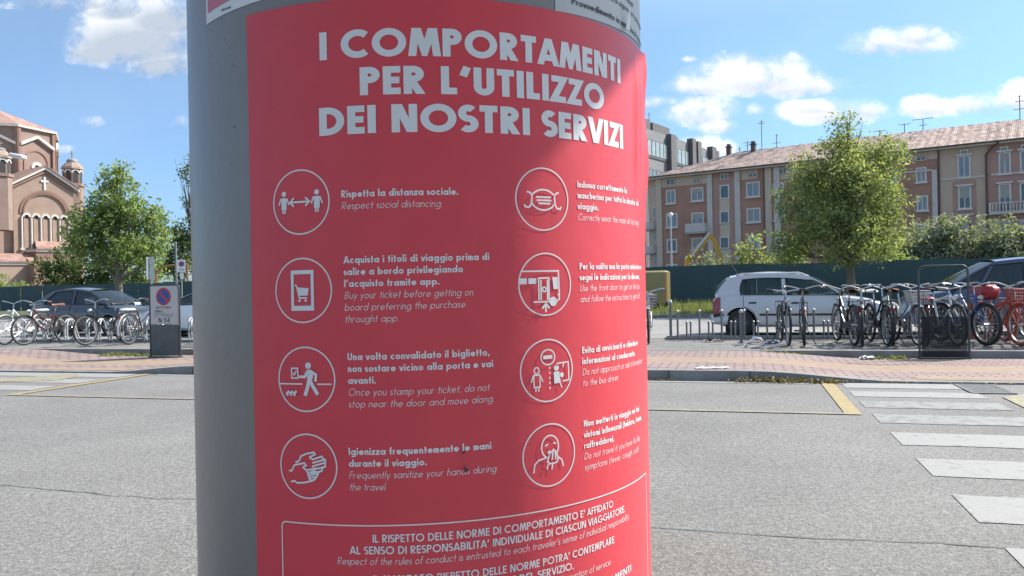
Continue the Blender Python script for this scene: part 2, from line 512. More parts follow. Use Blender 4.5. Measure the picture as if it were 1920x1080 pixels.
mb = MB(); mb.poly([W(-7.4, -1.3, .008), W(-6.55, -1.0, .008), W(-6.6, -.6, .008), W(-6.9, -.2, .008), W(-7.25, -.3, .008), W(-7.55, -.95, .008)])
mb.poly([W(5.4, -1.85, .008), W(6.3, -1.85, .008), W(6.3, -.8, .008), W(5.75, -.8, .008), W(5.42, -1.1, .008)])
structure(mb, 'yellow_paint_patch', paint_mat('faded_yellow_patch', (0.33, 0.29, 0.12), (0.22, 0.215, 0.185), .50))
# resurfacing seam across the road and a rusty stain
mb = MB(); uu = -10.0; v = -6.2; pr = None
while uu < 8:
    v = -6.2 + .07 * noise.noise((uu * .9, 0, 0)) + .03 * noise.noise((uu * 6, 3, 0)); w = .003 + .005 * abs(noise.noise((uu * 4, 7, 0)))
    cu = (W(uu, v - w, .0035), W(uu, v + w, .0035))
    if pr: mb.add([pr[0], cu[0], cu[1], pr[1]], [(0, 1, 2, 3)])
    pr = cu; uu += .08
structure(mb, 'road_seam', mat('road_seam', (.10, .10, .097), .95))
mb = MB(); c = gp(1265, 1040)
mb.poly([(c.x + .33 * math.cos(a) * (1 + .3 * noise.noise((math.cos(a) * 2, math.sin(a) * 2, 5))) - .18 * math.sin(a), c.y + .4 * math.sin(a), .003) for a in [2 * PI * i / 28 for i in range(28)]])
structure(mb, 'road_stain', asphalt('stained_asphalt', .148, .228))
bpy.data.materials['stained_asphalt'].node_tree.nodes['Color Ramp'].color_ramp.elements[1].color = (.232, .212, .186, 1)
# slotted drain cover at the kerb
t = thing('drain_cover', 'dark slotted iron drain cover set in the road at the kerb beside the zebra crossing', 'drain cover', W(5.42, -.46, 0), KROT)
f = MB()
for (x, y, a, b) in ((0, -.37, .42, .04), (0, .37, .42, .04), (-.19, 0, .04, .7), (.19, 0, .04, .7)): f.box((x, y, .006), (a, b, .012))
f.build('frame', mat('cast_iron', (.13, .13, .125), .7, .3, 20), t)
f = MB()
for i in range(9): f.box((0, -.32 + .08 * i, .005), (.34, .045, .008))
f.build('grate', mat('iron_grate', (.2, .2, .19), .6, .3, 20), t)

# ---------------------------------------------------------------- the pillar, its canopy and the posters
AZ = R_(-6.17); DC = .928; RC = .25
CX, CY = DC * math.sin(AZ), DC * math.cos(AZ)


def cyl(s, t, off=0.0):                            # arc length and height above eye -> point on the pillar
    a = s / RC
    return Vector((CX + (RC + off) * math.sin(a), CY - (RC + off) * math.cos(a), EH + t))


M_col = mat('grey_painted_steel', (0.235, 0.205, 0.185), 0.34, 0.07, 5, bump=.04, bscale=90, spec=.6)
pil = thing('pillar', 'thick round grey steel pillar carrying the red poster in the foreground', 'pillar', (CX, CY, 0))
m = MB(); m.lathe([(RC, .06), (RC, 2.6)], 128); m.build('shaft', M_col, pil, True)
m = MB(); m.lathe([(0, .075), (RC + .07, .075), (RC + .08, .06), (RC + .08, 0)], 64); m.build('base_plate', M_col, pil, True)
# specks of dirt and old glue on the bare paint
m = MB(); rr = random.Random(3)
spots = [(-.174, .251, .0005), (-.17, .232, .0005), (-.162, .222, .0006), (-.156, .205, .0006), (-.157, .15, .0009), (-.163, .118, .0007)]
for i in range(14): spots.append((rr.uniform(-.3, -.15), rr.uniform(-.35, .27), rr.uniform(.0003, .0007)))
for (s, t_, r) in spots:
    m.poly([Vector(cyl(s + r * math.cos(a) * rr.uniform(.6, 1.1), t_ + r * math.sin(a) * rr.uniform(.8, 1.5), .0006)) - Vector((CX, CY, 0)) for a in [2 * PI * i / 9 for i in range(9)]])
m.build('dirt_specks', mat('dirt', (.05, .045, .042), .9), pil)

# flat shelter roof over the pavement; it is above the frame and shades the upper part of the poster
nx, ny = .966, .259
cn = 1.489
tx, ty = -ny, nx
def cp(a, b, z): return Vector((CX + nx * a + tx * b, CY + ny * a + ty * b, z))
can = thing('shelter_canopy', 'flat grey bus shelter roof carried by the round pillar overhead', 'canopy', (0, 0, 0))
lo = [cp(cn, -3.5, 2.6), cp(cn, 1.9, 2.6), cp(-1.6, 1.9, 2.6), cp(-1.6, -3.5, 2.6)]
MB().prism(lo, [p + Vector((0, 0, .14)) for p in lo]).build('roof_slab', mat('canopy_paint', (.42, .42, .41), .5), can)

POS_TILT = .007


def poff(s, t):                                    # wrinkles and the lifting right edge of the poster
    o = .0008 + (.0004) * noise.noise((s * 9, t * 6, 2)) * (1 - sstep(.1, .2, s)) + .0004
    if s > .262 and .06 < t < .26:
        k = sstep(.06, .14, t) * (1 - sstep(.2, .245, t))
        c = .288 + .35 * (t - .15) * .2
        o += .0035 * k * math.exp(-((s - c) / .006) ** 2)
        o += .0026 * k * math.exp(-((s - c - .02) / .005) ** 2)
    if s > .306:
        k = sstep(.03, .12, t) * (1 - .35 * sstep(.22, .27, t))
        o += .006 * k * ((s - .306) / .026) ** 2 * (.75 + .25 * math.sin(t * 60))
    return o


def pst(s, t, off=0.0): return cyl(s, t + POS_TILT * s, poff(s, t) + off)


def poster_mat(name, col, rough=.42):
    m = mat(name, col, rough, .03, 30, bump=.035, bscale=26, spec=.4)
    return m


M_prd = poster_mat('red_poster_print', (.74, .068, .086))
M_pw = mat('white_poster_print', (.80, .79, .78), .45, .03, 40)
poster = thing('red_poster', 'red poster of bus travel rules in white lettering wrapped round the grey pillar', 'poster', (0, 0, 0))
m = MB(); S0, S1, T0, T1 = -.1365, .332, -.42, .2465
m.grid(lambda a, b: pst(S0 + (S1 - S0) * a, T0 + (T1 - T0) * b), 150, 110)
sheet = m.build('poster_sheet', M_prd, poster, True)
m = MB()                                           # cut paper edge, a hair wider than the sheet
ed = []
for (q0, q1) in (((S0, T0), (S0, T1)), ((S0, T1), (S1, T1)), ((S1, T1), (S1, T0))):
    n = 60
    P = [(q0[0] + (q1[0] - q0[0]) * i / n, q0[1] + (q1[1] - q0[1]) * i / n) for i in range(n + 1)]
    for a, b in zip(P, P[1:]):
        m.add([pst(*a, 0), pst(*b, 0), pst(*b, -.0007), pst(*a, -.0007)], [(0, 1, 2, 3)])
m.build('poster_edge', mat('paper_edge', (.55, .2, .2), .8), poster)


# ---- stroke lettering: geometric sans built from strokes of a given weight
def arc(cx, cy, rx, ry, a0, a1, n=None):
    n = n or max(3, int(abs(a1 - a0) / 15))
    return [(cx + rx * math.cos(R_(a0 + (a1 - a0) * i / n)), cy + ry * math.sin(R_(a0 + (a1 - a0) * i / n))) for i in range(n + 1)]


def glyph(c, w):
    h = w / 2; X = .64; r = X / 2 - h; xc = X / 2; asc = 1.04; D = -.30; RA = (-.001, 1.001)
    O = lambda cx, cy, rx, ry: arc(cx, cy, rx, ry, 0, 360, 26)
    def bowl(cx): return O(cx, xc, r, r)
    if c == ' ': return [], .27, None
    if c == '.': return [[(h * 1.1, 0), (h * 1.1, w * 1.15)]], w * 1.1, None
    if c == ',': return [[(h * 1.3, w * 1.1), (h * .6, -w * .75)]], w * 1.2, None
    if c == "'": return [[(h * 1.9, 1.0), (h * .8, .66)]], w * 1.35, None
    if c == '(': return [arc(.34, .4, .26, .66, 125, 235)], .24, None
    if c == ')': return [arc(-.1, .4, .26, .66, 55, -55)], .24, None
    if c == 'I': return [[(h, 0), (h, 1)]], w, None
    if c == 'L': return [[(h, 1), (h, h), (.46, h)]], .46, None
    if c == 'E': return [[(.5, 1 - h), (h, 1 - h), (h, h), (.5, h)], [(w, .505), (.47, .505)]], .5, None
    if c == 'F': return [[(.48, 1 - h), (h, 1 - h), (h, 0)], [(w, .5), (.45, .5)]], .48, None
    if c == 'T': return [[(0, 1 - h), (.54, 1 - h)], [(.27, 1 - w), (.27, 0)]], .54, None
    if c in 'PRB':
        b = .42; ry = (1 - b) / 2 - h; rx = ry * 1.05
        P = [[(h, 0), (h, 1 - h), (.28, 1 - h)] + arc(.28, (1 + b) / 2, rx, ry, 90, -90)[1:] + [(w * .9, b + h)]]
        adv = .28 + rx + h
        if c == 'R': P.append([(.22, .48), (.56, -.14)]); return P, adv + .04, RA
        if c == 'B':
            ry2 = (b + w) / 2 - h
            P.append([(w * .9, h), (.3, h)] + arc(.3, (b + w) / 2, ry2 * 1.1, ry2, -90, 90)[1:]); return P, adv + .05, None
        return P, adv, None
    if c == 'D': return [[(h, h), (h, 1 - h), (.26, 1 - h)] + arc(.26, .5, .5 - h, .5 - h, 90, -90)[1:] + [(h, h)]], .26 + .5, None
    if c == 'O': return [O(.51, .5, .51 - h, .51 - h)], 1.02, None
    if c == 'Q': return [O(.51, .5, .51 - h, .51 - h), [(.55, .3), (.95, -.03)]], 1.02, None
    if c == 'C': return [arc(.51, .5, .51 - h, .51 - h, 48, 312, 20)], .86, None
    if c == 'G': return [arc(.51, .5, .51 - h, .51 - h, 48, 350, 22) + [(.55, .45)]], 1.0, None
    if c == 'U': return [[(h, 1), (h, .3)] + arc(.31, .31, .31 - h, .31 - h, 180, 360)[1:] + [(.62 - h, 1)]], .62, None
    if c == 'S':
        rx = .245 - h * .6; ru = .255 - h / 2; rl = .275 - h / 2 + .0
        cyu = 1 - h - (.5 - h) / 2 - .005; ry = (.5 - h) / 2 + .0
        return [arc(.25, 1 - h - ry, rx, ry, 40, 270, 14)[:-1] + arc(.25, h + ry, rx * 1.06, ry, 90, -140, 14)], .5, None
    if c == 'A': return [[(h * .55 - .06, -.2), (.37, 1.04), (.74 - h * .55 + .06, -.2)], [(.19, .28), (.55, .28)]], .74, RA
    if c == 'V': return [[(h * .5 - .055, 1.2), (.335, -.05), (.67 - h * .5 + .055, 1.2)]], .67, RA
    if c == 'N': return [[(h, 0), (h, 1)], [(w * .55, 1.12), (.72 - w * .55, -.12)], [(.72 - h, 0), (.72 - h, 1)]], .72, RA
    if c == 'M': return [[(h * .8 - .03, -.2), (.2, 1.1), (.45, .16), (.7, 1.1), (.9 - h * .8 + .03, -.2)]], .9, RA
    if c == 'Z': return [[(.02, 1 - h), (.58 - h * .75, 1 - h), (h * .85, h), (.58, h)]], .59, None
    if c == 'X': return [[(0, -.1), (.6, 1.1)], [(0, 1.1), (.6, -.1)]], .6, RA
    if c == '0': return [arc(.3, .5, .3 - h, .5 - h, 0, 360, 22)], .6, None
    if c == '2': return [arc(.27, .72, .26 - h, .28 - h, 165, -35, 12) + [(h, h), (.54, h)]], .54, None
    if c == '4': return [[(.6, .26), (h * .9, .26), (.44, 1 - h * .4), (.44, 0)]], .6, None
    if c == '5': return [[(.5, 1 - h), (.15, 1 - h), (.1, .56)] + arc(.24, .33, .28 - h, .33 - h, 115, -140, 14)], .54, None
    if c == '-': return [[(0, .42), (.3, .42)]], .3, None
    # lower case
    if c in 'ad': return [bowl(xc), [(X - h + .03, 0), (X - h + .03, asc if c == 'd' else X)]], X + .03, None
    if c == 'b': return [bowl(xc + .03), [(h, 0), (h, asc)]], X + .03, None
    if c == 'p': return [bowl(xc + .03), [(h, D), (h, X)]], X + .03, None
    if c == 'q': return [bowl(xc), [(X - h + .03, D), (X - h + .03, X)]], X + .03, None
    if c == 'g': return [bowl(xc), [(X - h + .03, X), (X - h + .03, -.1)] + arc(xc, -.08, xc - h + .03, .22 - h, 0, -150)[1:]], X + .03, None
    if c == 'c': return [arc(xc, xc, r, r, 50, 310, 16)], X * .86, None
    if c == 'e': return [[(w * .6, xc - .01), (X - h, xc - .01)] + arc(xc, xc, r, r, 0, 318, 20)[1:]], X, None
    if c == 'o': return [bowl(xc)], X, None
    if c == 'i': return [[(h, 0), (h, X)], [(h, X + .13), (h, X + .13 + w)]], w, None
    if c == 'j': return [[(h, D), (h, X)], [(h, X + .13), (h, X + .13 + w)]], w, None
    if c == 'l': return [[(h, 0), (h, asc)]], w, None
    if c == 't': return [[(.17, 0), (.17, .92)], [(0, X - h), (.34, X - h)]], .34, None
    if c == 'f': return [[(.15, 0), (.15, .8)] + arc(.3, .82, .15, .2 - h, 180, 80)[1:], [(0, X - h), (.32, X - h)]], .32, None
    if c == 'n': return [[(h, 0), (h, X)], [(h, .3)] + arc(.25, X - .25, .25 - h, .25 - h, 180, 0)[0:] + [(.5 - h, 0)]], .5, None
    if c == 'h': return [[(h, 0), (h, asc)], [(h, .3)] + arc(.25, X - .25, .25 - h, .25 - h, 180, 0)[0:] + [(.5 - h, 0)]], .5, None
    if c == 'u': return [[(.5 - h, 0), (.5 - h, X)], [(h, X)] + arc(.25, .25, .25 - h, .25 - h, 180, 360)[0:] + [(.5 - h, X - .3)]], .5, None
    if c == 'm': return [[(h, 0), (h, X)], [(h, .3)] + arc(.215, X - .215, .215 - h, .215 - h, 180, 0)[0:] + [(.43 - h, 0)], [(.43 - h, .3)] + arc(.645 - w, X - .215, .215 - h, .215 - h, 180, 0)[0:] + [(.86 - w - h, 0)]], .86 - w, None
    if c == 'r': return [[(h, 0), (h, X)], [(h, .3)] + arc(.24, X - .24, .24 - h, .24 - h, 180, 70)[0:]], .36, None
    if c == 's': 
        rx = .17 - h * .4; ry = (X / 2 - h) / 2
        return [arc(.18, X - h - ry, rx, ry, 40, 270, 10)[:-1] + arc(.18, h + ry, rx * 1.05, ry, 90, -140, 10)], .36, None
    if c == 'v': return [[(h * .5 - .05, X + .15), (.24, -.04), (.48 - h * .5 + .05, X + .15)]], .48, (-.001, X)
    if c == 'w': return [[(h * .5 - .05, X + .15), (.21, -.08), (.4, X + .02), (.59, -.08), (.8 - h * .5 + .05, X + .15)]], .8, (-.001, X)
    if c == 'y': return [[(h * .6, X), (.25, .04)], [(.5 - h * .6, X), (.16, D)]], .5, (D, X)
    if c == 'z': return [[(.02, X - h), (.44 - h * .7, X - h), (h * .8, h), (.44, h)]], .45, None
    if c == 'k': return [[(h, 0), (h, asc)], [(w, .3), (.46, X + .06)], [(.2, .4), (.5, -.06)]], .48, (-.001, asc)
    if c == 'x': return [[(0, -.08), (.46, X + .08)], [(0, X + .08), (.46, -.08)]], .46, (-.001, X)
    return [[(0, 0), (.4, 0), (.4, 1), (0, 1), (0, 0)]], .4, None


def clip(poly, y, keep_above):
    out = []
    for a, b in zip(poly, poly[1:] + poly[:1]):
        ia = (a[1] >= y) == keep_above; ib = (b[1] >= y) == keep_above
        if ia: out.append(a)
        if ia != ib:
            t = (y - a[1]) / (b[1] - a[1]); out.append((a[0] + (b[0] - a[0]) * t, y))
    return out


def stroke_quads(pl, w, seg, lim=5.0):
    """quads along a polyline, mitred, cut into pieces no longer than seg"""
    closed = len(pl) > 3 and abs(pl[0][0] - pl[-1][0]) < 1e-6 and abs(pl[0][1] - pl[-1][1]) < 1e-6
    pts = pl[:-1] if closed else pl
    n = len(pts); L = []
    for i in range(n):
        p = pts[i]
        a = pts[i - 1] if (i > 0 or closed) else None
        b = pts[(i + 1) % n] if (i < n - 1 or closed) else None
        def nrm(q, s):
            dx, dy = s[0] - q[0], s[1] - q[1]; l = math.hypot(dx, dy) or 1e-9
            return (-dy / l, dx / l)
        n1 = nrm(a, p) if a else None; n2 = nrm(p, b) if b else None
        if n1 and n2:
            mx, my = n1[0] + n2[0], n1[1] + n2[1]; q = mx * mx + my * my
            if q < .02: q = .02
            k = 2 / q; k = min(k, lim)
            nx_, ny_ = mx * k, my * k
        else: nx_, ny_ = n1 or n2
        L.append(((p[0] + nx_ * w / 2, p[1] + ny_ * w / 2), (p[0] - nx_ * w / 2, p[1] - ny_ * w / 2)))
    out = []
    for i in range(n if closed else n - 1):
        (a0, a1), (b0, b1) = L[i], L[(i + 1) % n]
        k = max(1, int(math.hypot(b0[0] - a0[0], b0[1] - a0[1]) / seg))
        for j in range(k):
            f0, f1 = j / k, (j + 1) / k
            lp = lambda a, b, f: (a[0] + (b[0] - a[0]) * f, a[1] + (b[1] - a[1]) * f)
            out.append([lp(a0, b0, f0), lp(a1, b1, f0), lp(a1, b1, f1), lp(a0, b0, f1)])
    return out


def text(mb, txt, s0, s1, t, cap, w, track=.09, slant=0.0, surf=pst, word=None, off=.0004):
    """lettering from s0 to s1 (s1 None: natural width), baseline t, cap height cap"""
    items = []; x = 0.0
    for c in txt:
        st, adv, rg = glyph(c, w)
        items.append((x, st, rg)); x += adv + track
    x -= track
    kx = (s1 - s0) / x if s1 is not None else cap
    for k, (ox, st, rg) in enumerate(items):
        for si, pl in enumerate(st):
            for q in stroke_quads(pl, w, .35, 16.0 if rg else 5.0):
                if rg: q = clip(clip(q, rg[0], True), rg[1], False)
                if len(q) < 3: continue
                mb.poly([surf(s0 + (ox + p[0] + slant * p[1]) * kx, t + p[1] * cap, off + si * .00005) for p in q])
    return s0 + x * kx


def strokes(mb, sts, c, k, w, off=.0004, surf=pst):
    for i, pl in enumerate(sts):
        P = [(c[0] + x * k, c[1] + y * k) for x, y in pl]
        for q in stroke_quads(P, w * k, .006): mb.poly([surf(p[0], p[1], off + i * .00004) for p in q])


def fillp(mb, polys, c, k, off=.00035, surf=pst):
    for i, pl in enumerate(polys): mb.poly([surf(c[0] + x * k, c[1] + y * k, off + i * .00004) for x, y in pl])


tt = lambda s, t: t - POS_TILT * s                # measured height -> poster's own height
m = MB()
text(m, 'I COMPORTAMENTI', -.0595, .2472, .1963, .0236, .235, .085)
text(m, "PER L'UTILIZZO", -.0246, .2148, .1645, .0236, .235, .085)
text(m, 'DEI NOSTRI SERVIZI', -.0612, .2502, .1325, .0236, .235, .085)
m.build('title_lettering', M_pw, poster)

BL, BR = [-.0416, -.0408, -.0395, -.0404], [.1740, .1755, .1757, .1762]
rows = {
 0: (79.4, -42.6, [('b', 'Rispetta la distanza sociale.', 56.0), ('i', 'Respect social distancing.', 43.0)]),
 1: (23.8, -41.6, [('b', 'Acquista i titoli di viaggio prima di', 81.6), ('b', 'salire a bordo privilegiando', 58.7), ('b', "l'acquisto tramite app.", 38.5), ('i', 'Buy your ticket before getting on', 67.7), ('i', 'board preferring the purchase', 60.8), ('i', 'throught app.', 4.8)]),
 2: (-57.8, -39.8, [('b', 'Una volta convalidato il biglietto,', 80.4), ('b', 'non sostare vicino alla porta e vai', 83.2), ('b', 'avanti.', -15.9), ('i', 'Once you stamp your ticket, do not', 80.4), ('i', 'stop near the door and move along.', 84.2)]),
 3: (-137.6, -40.6, [('b', 'Igienizza frequentemente le mani', 80.2), ('b', 'durante il viaggio.', 25.0), ('i', 'Frequently sanitize your hands during', 85.0), ('i', 'the travel.', -8.0)]),
 4: (89.4, 173.8, [('b', 'Indossa correttamente la', 257.0), ('b', 'mascherina per tutta la durata del', 292.0), ('b', 'viaggio.', 202.7), ('i', 'Correctly wear the mask all trip long.', 293.0)]),
 5: (14.4, 174.6, [('b', 'Per la salita usa la porta anteriore e', 299.5), ('b', 'segui le indicazioni per la discesa.', 290.5), ('i', 'Use the front door to get on the bus', 291.0), ('i', 'and follow the instructions to get off.', 292.0)]),
 6: (-62.4, 175.7, [('b', 'Evita di avvicinarti e chiedere', 279.2), ('b', 'informazioni al conducente.', 270.5), ('i', 'Do not approach or ask information', 294.8), ('i', 'to the bus driver.', 232.3)]),
 7: (-129.5, 176.0, [('b', 'Non metterti in viaggio se hai', 279.5), ('b', 'sintomi influenzali (febbre, tosse,', 287.8), ('b', 'raffreddore).', 220.5), ('i', 'Do not travel if you have flu like', 281.0), ('i', 'symptoms (fever, cough, cold', 275.5)])}
for r, (t0, s0, lines) in rows.items():
    m = MB()
    for k, (st, tx_, s1) in enumerate(lines):
        t_ = (t0 - 9.98 * k) / 1000
        if st == 'b': text(m, tx_, s0 / 1000, s1 / 1000, t_, .0061, .19, .10)
        else: text(m, tx_, s0 / 1000, s1 / 1000 - .001, t_, .0060, .085, .14, .2)
    m.build('rule_text', M_pw, poster)

# ---- pictograms
circle = arc(0, 0, .98, .98, 0, 360, 60)
IC = [(-.0810, .0771), (-.0804, .0015), (-.0790, -.0745), (-.0788, -.1488), (.1344, .0779), (.1357, .0027), (.1358, -.0735), (.1365, -.1483)]
KR = .0279
disc = lambda x, y, r, n=16: arc(x, y, r, r, 0, 360, n)[:-1]
box = lambda x0, y0, x1, y1: [(x0, y0), (x1, y0), (x1, y1), (x0, y1)]
loop = lambda p: p + [p[0]]
def man(x, y, s):
    f = [disc(x, y + .38 * s, .105 * s), [(x - .13 * s, y + .22 * s), (x + .13 * s, y + .22 * s), (x + .12 * s, y - .24 * s), (x - .12 * s, y - .24 * s)],
         box(x - .085 * s, y - .4 * s, x - .015 * s, y - .24 * s), box(x + .015 * s, y - .4 * s, x + .085 * s, y - .24 * s)]
    st = [[(x - .14 * s, y + .2 * s), (x - .24 * s, y - .06 * s)], [(x + .14 * s, y + .2 * s), (x + .24 * s, y - .06 * s)]]
    return f, st
icons = []
a = man(-.58, -.02, .78); b = man(.58, -.02, .78)
icons.append((a[0] + b[0], [(.05, a[1] + b[1]), (.06, [[(-.34, 0), (.34, 0)], [(-.2, .13), (-.34, 0), (-.2, -.13)], [(.2, .13), (.34, 0), (.2, -.13)]])]))
icons.append(([box(-.4, .5, .4, .62), box(-.4, -.62, .4, -.47), box(-.4, -.47, -.3, .5), box(.3, -.47, .4, .5), [(-.17, .1), (.23, .06), (.19, -.16), (-.13, -.16)], disc(-.1, -.31, .045, 10), disc(.12, -.31, .045, 10)],
              [(.05, [[(-.26, .17), (-.2, .15), (-.1, -.23), (.17, -.23)]])]))
icons.append(([disc(.1, .42, .1), [(.03, .28), (.2, .3), (.27, .1), (.2, -.12), (.06, -.12), (.06, .06)]],
              [(.12, [[(.12, -.05), (.06, -.28), (-.02, -.5)], [(.16, -.05), (.28, -.25), (.42, -.46)]]), (.085, [[(.06, .22), (0, .08), (-.22, .08)], [(.2, .25), (.38, .14), (.36, -.06)]]),
               (.045, [loop(box(-.46, .04, -.24, .34)), [(-.9, -.14), (-.08, -.14)], [(.42, -.14), (.9, -.14)], [(-.4, .2), (-.36, .14), (-.29, .27)]]),
               (.07, [[(-.54, -.36), (-.64, -.43), (-.6, -.5)], [(-.41, -.36), (-.51, -.43), (-.47, -.5)], [(-.28, -.36), (-.38, -.43), (-.34, -.5)]])]))
# two washing hands, outline
hw = [[(-.66, -.16), (-.56, -.16), (-.46, .02), (-.26, .06), (-.1, .1), (-.04, .02), (-.16, -.03)],
      [(-.42, .1), (-.28, .16), (-.22, .3), (-.04, .38), (.24, .44), (.28, .38), (.08, .28)],
      [(.08, .28), (.2, .22), (.5, .32), (.56, .25), (.5, .2), (.18, .11)], [(.5, .2), (.62, .22), (.62, .14), (.16, 0)],
      [(.6, .14), (.62, .02), (.5, -.02), (.12, -.1)], [(.52, -.02), (.5, -.12), (.38, -.15), (.1, -.2)], [(-.16, -.03), (-.02, -.12), (.3, -.04)],
      [(-.02, -.12), (.02, -.2), (.3, -.12)], [(.02, -.2), (.04, -.28), (.36, -.2), (.42, -.15)], [(.04, -.28), (.06, -.35), (.32, -.3), (.38, -.22)],
      [(.06, -.35), (.1, -.42), (.24, -.4), (.32, -.32)], [(-.58, -.5), (-.46, -.46), (-.36, -.52), (-.1, -.5), (.14, -.44), (.24, -.4)]]
icons.append(([], [(.055, hw)]))
icons.append(([], [(.055, [arc(0, -.2, .55, .5, 140, 40, 12), arc(0, .2, .55, .55, 220, 320, 12), [(-.42, .12), (-.44, -.14)], [(.42, .12), (.44, -.14)],
                           [(-.42, .12), (-.5, .2), (-.6, .22)], [(.42, .12), (.5, .2), (.6, .22)], [(-.44, -.14), (-.52, -.26), (-.66, -.26), (-.7, -.18)], [(.44, -.14), (.5, -.28), (.64, -.3), (.68, -.22)],
                           [(-.28, .06), (.28, .06)], [(-.26, -.04), (.3, -.04)], [(-.2, -.14), (.26, -.14)]])]))
icons.append(([box(-.96, .02, -.7, .2), box(-.64, .02, -.36, .2), [(.24, .22), (.46, .22), (.46, -.16), (.28, -.16)], disc(.26, -.55, .15), disc(.48, -.34, .05, 8)],
              [(.05, [[(-.92, .42), (.48, .42), (.5, -.3), (.5, -.48), (.4, -.55)], [(-.48, -.55), (.14, -.55)], [(-.28, -.5), (-.28, .2), (.1, .2), (.1, -.5)], arc(-.08, -.16, .07, .07, 0, 360, 12), [(-.2, -.5), (-.2, .14)], [(.04, .14), (.04, -.5)]]),
               (.07, [[(-.04, -.62), (-.04, -.88)], [(-.18, -.76), (-.04, -.62), (.1, -.76)]])]))
f = [box(-.16, .36, .18, .48), disc(.33, .06, .1, 12), [(.22, -.06), (.44, -.06), (.46, -.24), (.5, -.42), (.24, -.44)], disc(.54, -.18, .08, 10)]
dots = [[(.05, .12 - .16 * i), (.05, .05 - .16 * i)] for i in range(5)]
icons.append((f, [(.045, [arc(0.01, .42, .26, .24, 0, 360, 24), arc(-.42, .02, .09, .1, 0, 360, 14), loop([(-.53, -.12), (-.31, -.12), (-.3, -.5), (-.52, -.5)]), [(-.55, -.14), (-.62, -.34)], [(-.29, -.14), (-.2, -.34)], [(-.46, -.5), (-.46, -.64)], [(-.36, -.5), (-.36, -.64)],
                          [(.34, .2), (.8, .22), (.82, -.36), (.56, -.38)], [(.6, .2), (.58, .06)], [(.46, -.44), (.52, -.58)]]), (.05, dots)]))
icons.append(([disc(-.02, .08, .07, 10)], [(.05, [arc(0, .26, .32, .36, -40, 248, 26), [(-.62, -.5), (-.58, -.24), (-.44, -.12), (-.12, -.06)], [(.5, -.42), (.44, -.2), (.3, -.1)],
                           [(-.04, .0), (-.12, -.2), (-.02, -.28), (.24, -.26), (.3, -.12), (.2, .1), (.12, .16), (.02, .06)], [(.1, .1), (.06, -.16)], [(.18, .08), (.2, -.16)], [(-.1, -.28), (-.14, -.44)], [(.08, -.28), (.04, -.46)],
                           [(-.2, .3), (-.08, .36)], [(.1, .38), (.22, .34)]])]))
for (c, (fl, sts)) in zip(IC, icons):
    m = MB(); cc = (c[0], c[1] - POS_TILT * c[0])
    strokes(m, [circle], cc, KR, .045, .0003)
    fillp(m, fl, cc, KR, .0004)
    o = .0006
    for (w_, s_) in sts: strokes(m, s_, cc, KR, w_, o); o += .0005
    m.build('pictogram', M_pw, poster)

# framed notice at the foot of the poster
m = MB()
rr_ = .004
fr = [(-.106, -.40), (-.106, -.1975 - rr_)] + arc(-.106 + rr_, -.1972 - rr_, rr_, rr_, 180, 90, 5) + [(-.05 + i * .02, -.1972) for i in range(18)] + arc(.303 - rr_, -.1972 - rr_, rr_, rr_, 90, 0, 5) + [(.303, -.40)]
for q in stroke_quads(fr, .0011, .005): m.poly([pst(p[0], p[1], .0004) for p in q])
m.build('notice_border', M_pw, poster)
m = MB()
for (st, tx_, s0, s1, t_) in [('b', "IL RISPETTO DELLE NORME DI COMPORTAMENTO E' AFFIDATO", -21.4, 216.4, -211.3), ('b', "AL SENSO DI RESPONSABILITA' INDIVIDUALE DI CIASCUN VIAGGIATORE.", -41.2, 238.2, -221.2),
                              ('i', "Respect of the rules of conduct is entrusted to each traveler's sense of individual responsibility.", -52.6, 247.0, -230.2),
                              ('b', "IL MANCATO RISPETTO DELLE NORME POTRA' CONTEMPLARE", -21.5, 217, -245.5), ('b', "L'INTERRUZIONE DEL SERVIZIO.", 35, 160, -255.5),
                              ('i', 'Failure to comply with the rules may lead to the interruption of service.', -14, 211, -264.4), ('b', 'IN CASO DI REITERATI COMPORTAMENTI', 20, 249, -282), ('b', 'SCORRETTI IL VIAGGIO SARA INTERROTTO.', 10, 200, -292)]:
    if st == 'b': text(m, tx_, s0 / 1000, s1 / 1000, t_ / 1000, .0066, .165, .10)
    else: text(m, tx_, s0 / 1000, s1 / 1000, t_ / 1000, .0062, .085, .13, .2)
m.build('notice_text', M_pw, poster)
rs = random.Random(5); M_gr = mat('grime', (.12, .06, .06), .9)
for (s, t_, r) in [(.0555, -.1385, .0014), (.0575, -.1535, .0026), (-.02, -.29, .0012)]:
    m = MB(); m.poly([pst(s + r * math.cos(a) * rs.uniform(.4, 1.3), t_ + r * math.sin(a) * rs.uniform(.4, 1.4), .003) for a in [2 * PI * i / 12 for i in range(12)]]); m.build('dirt_smudge', M_gr, poster)

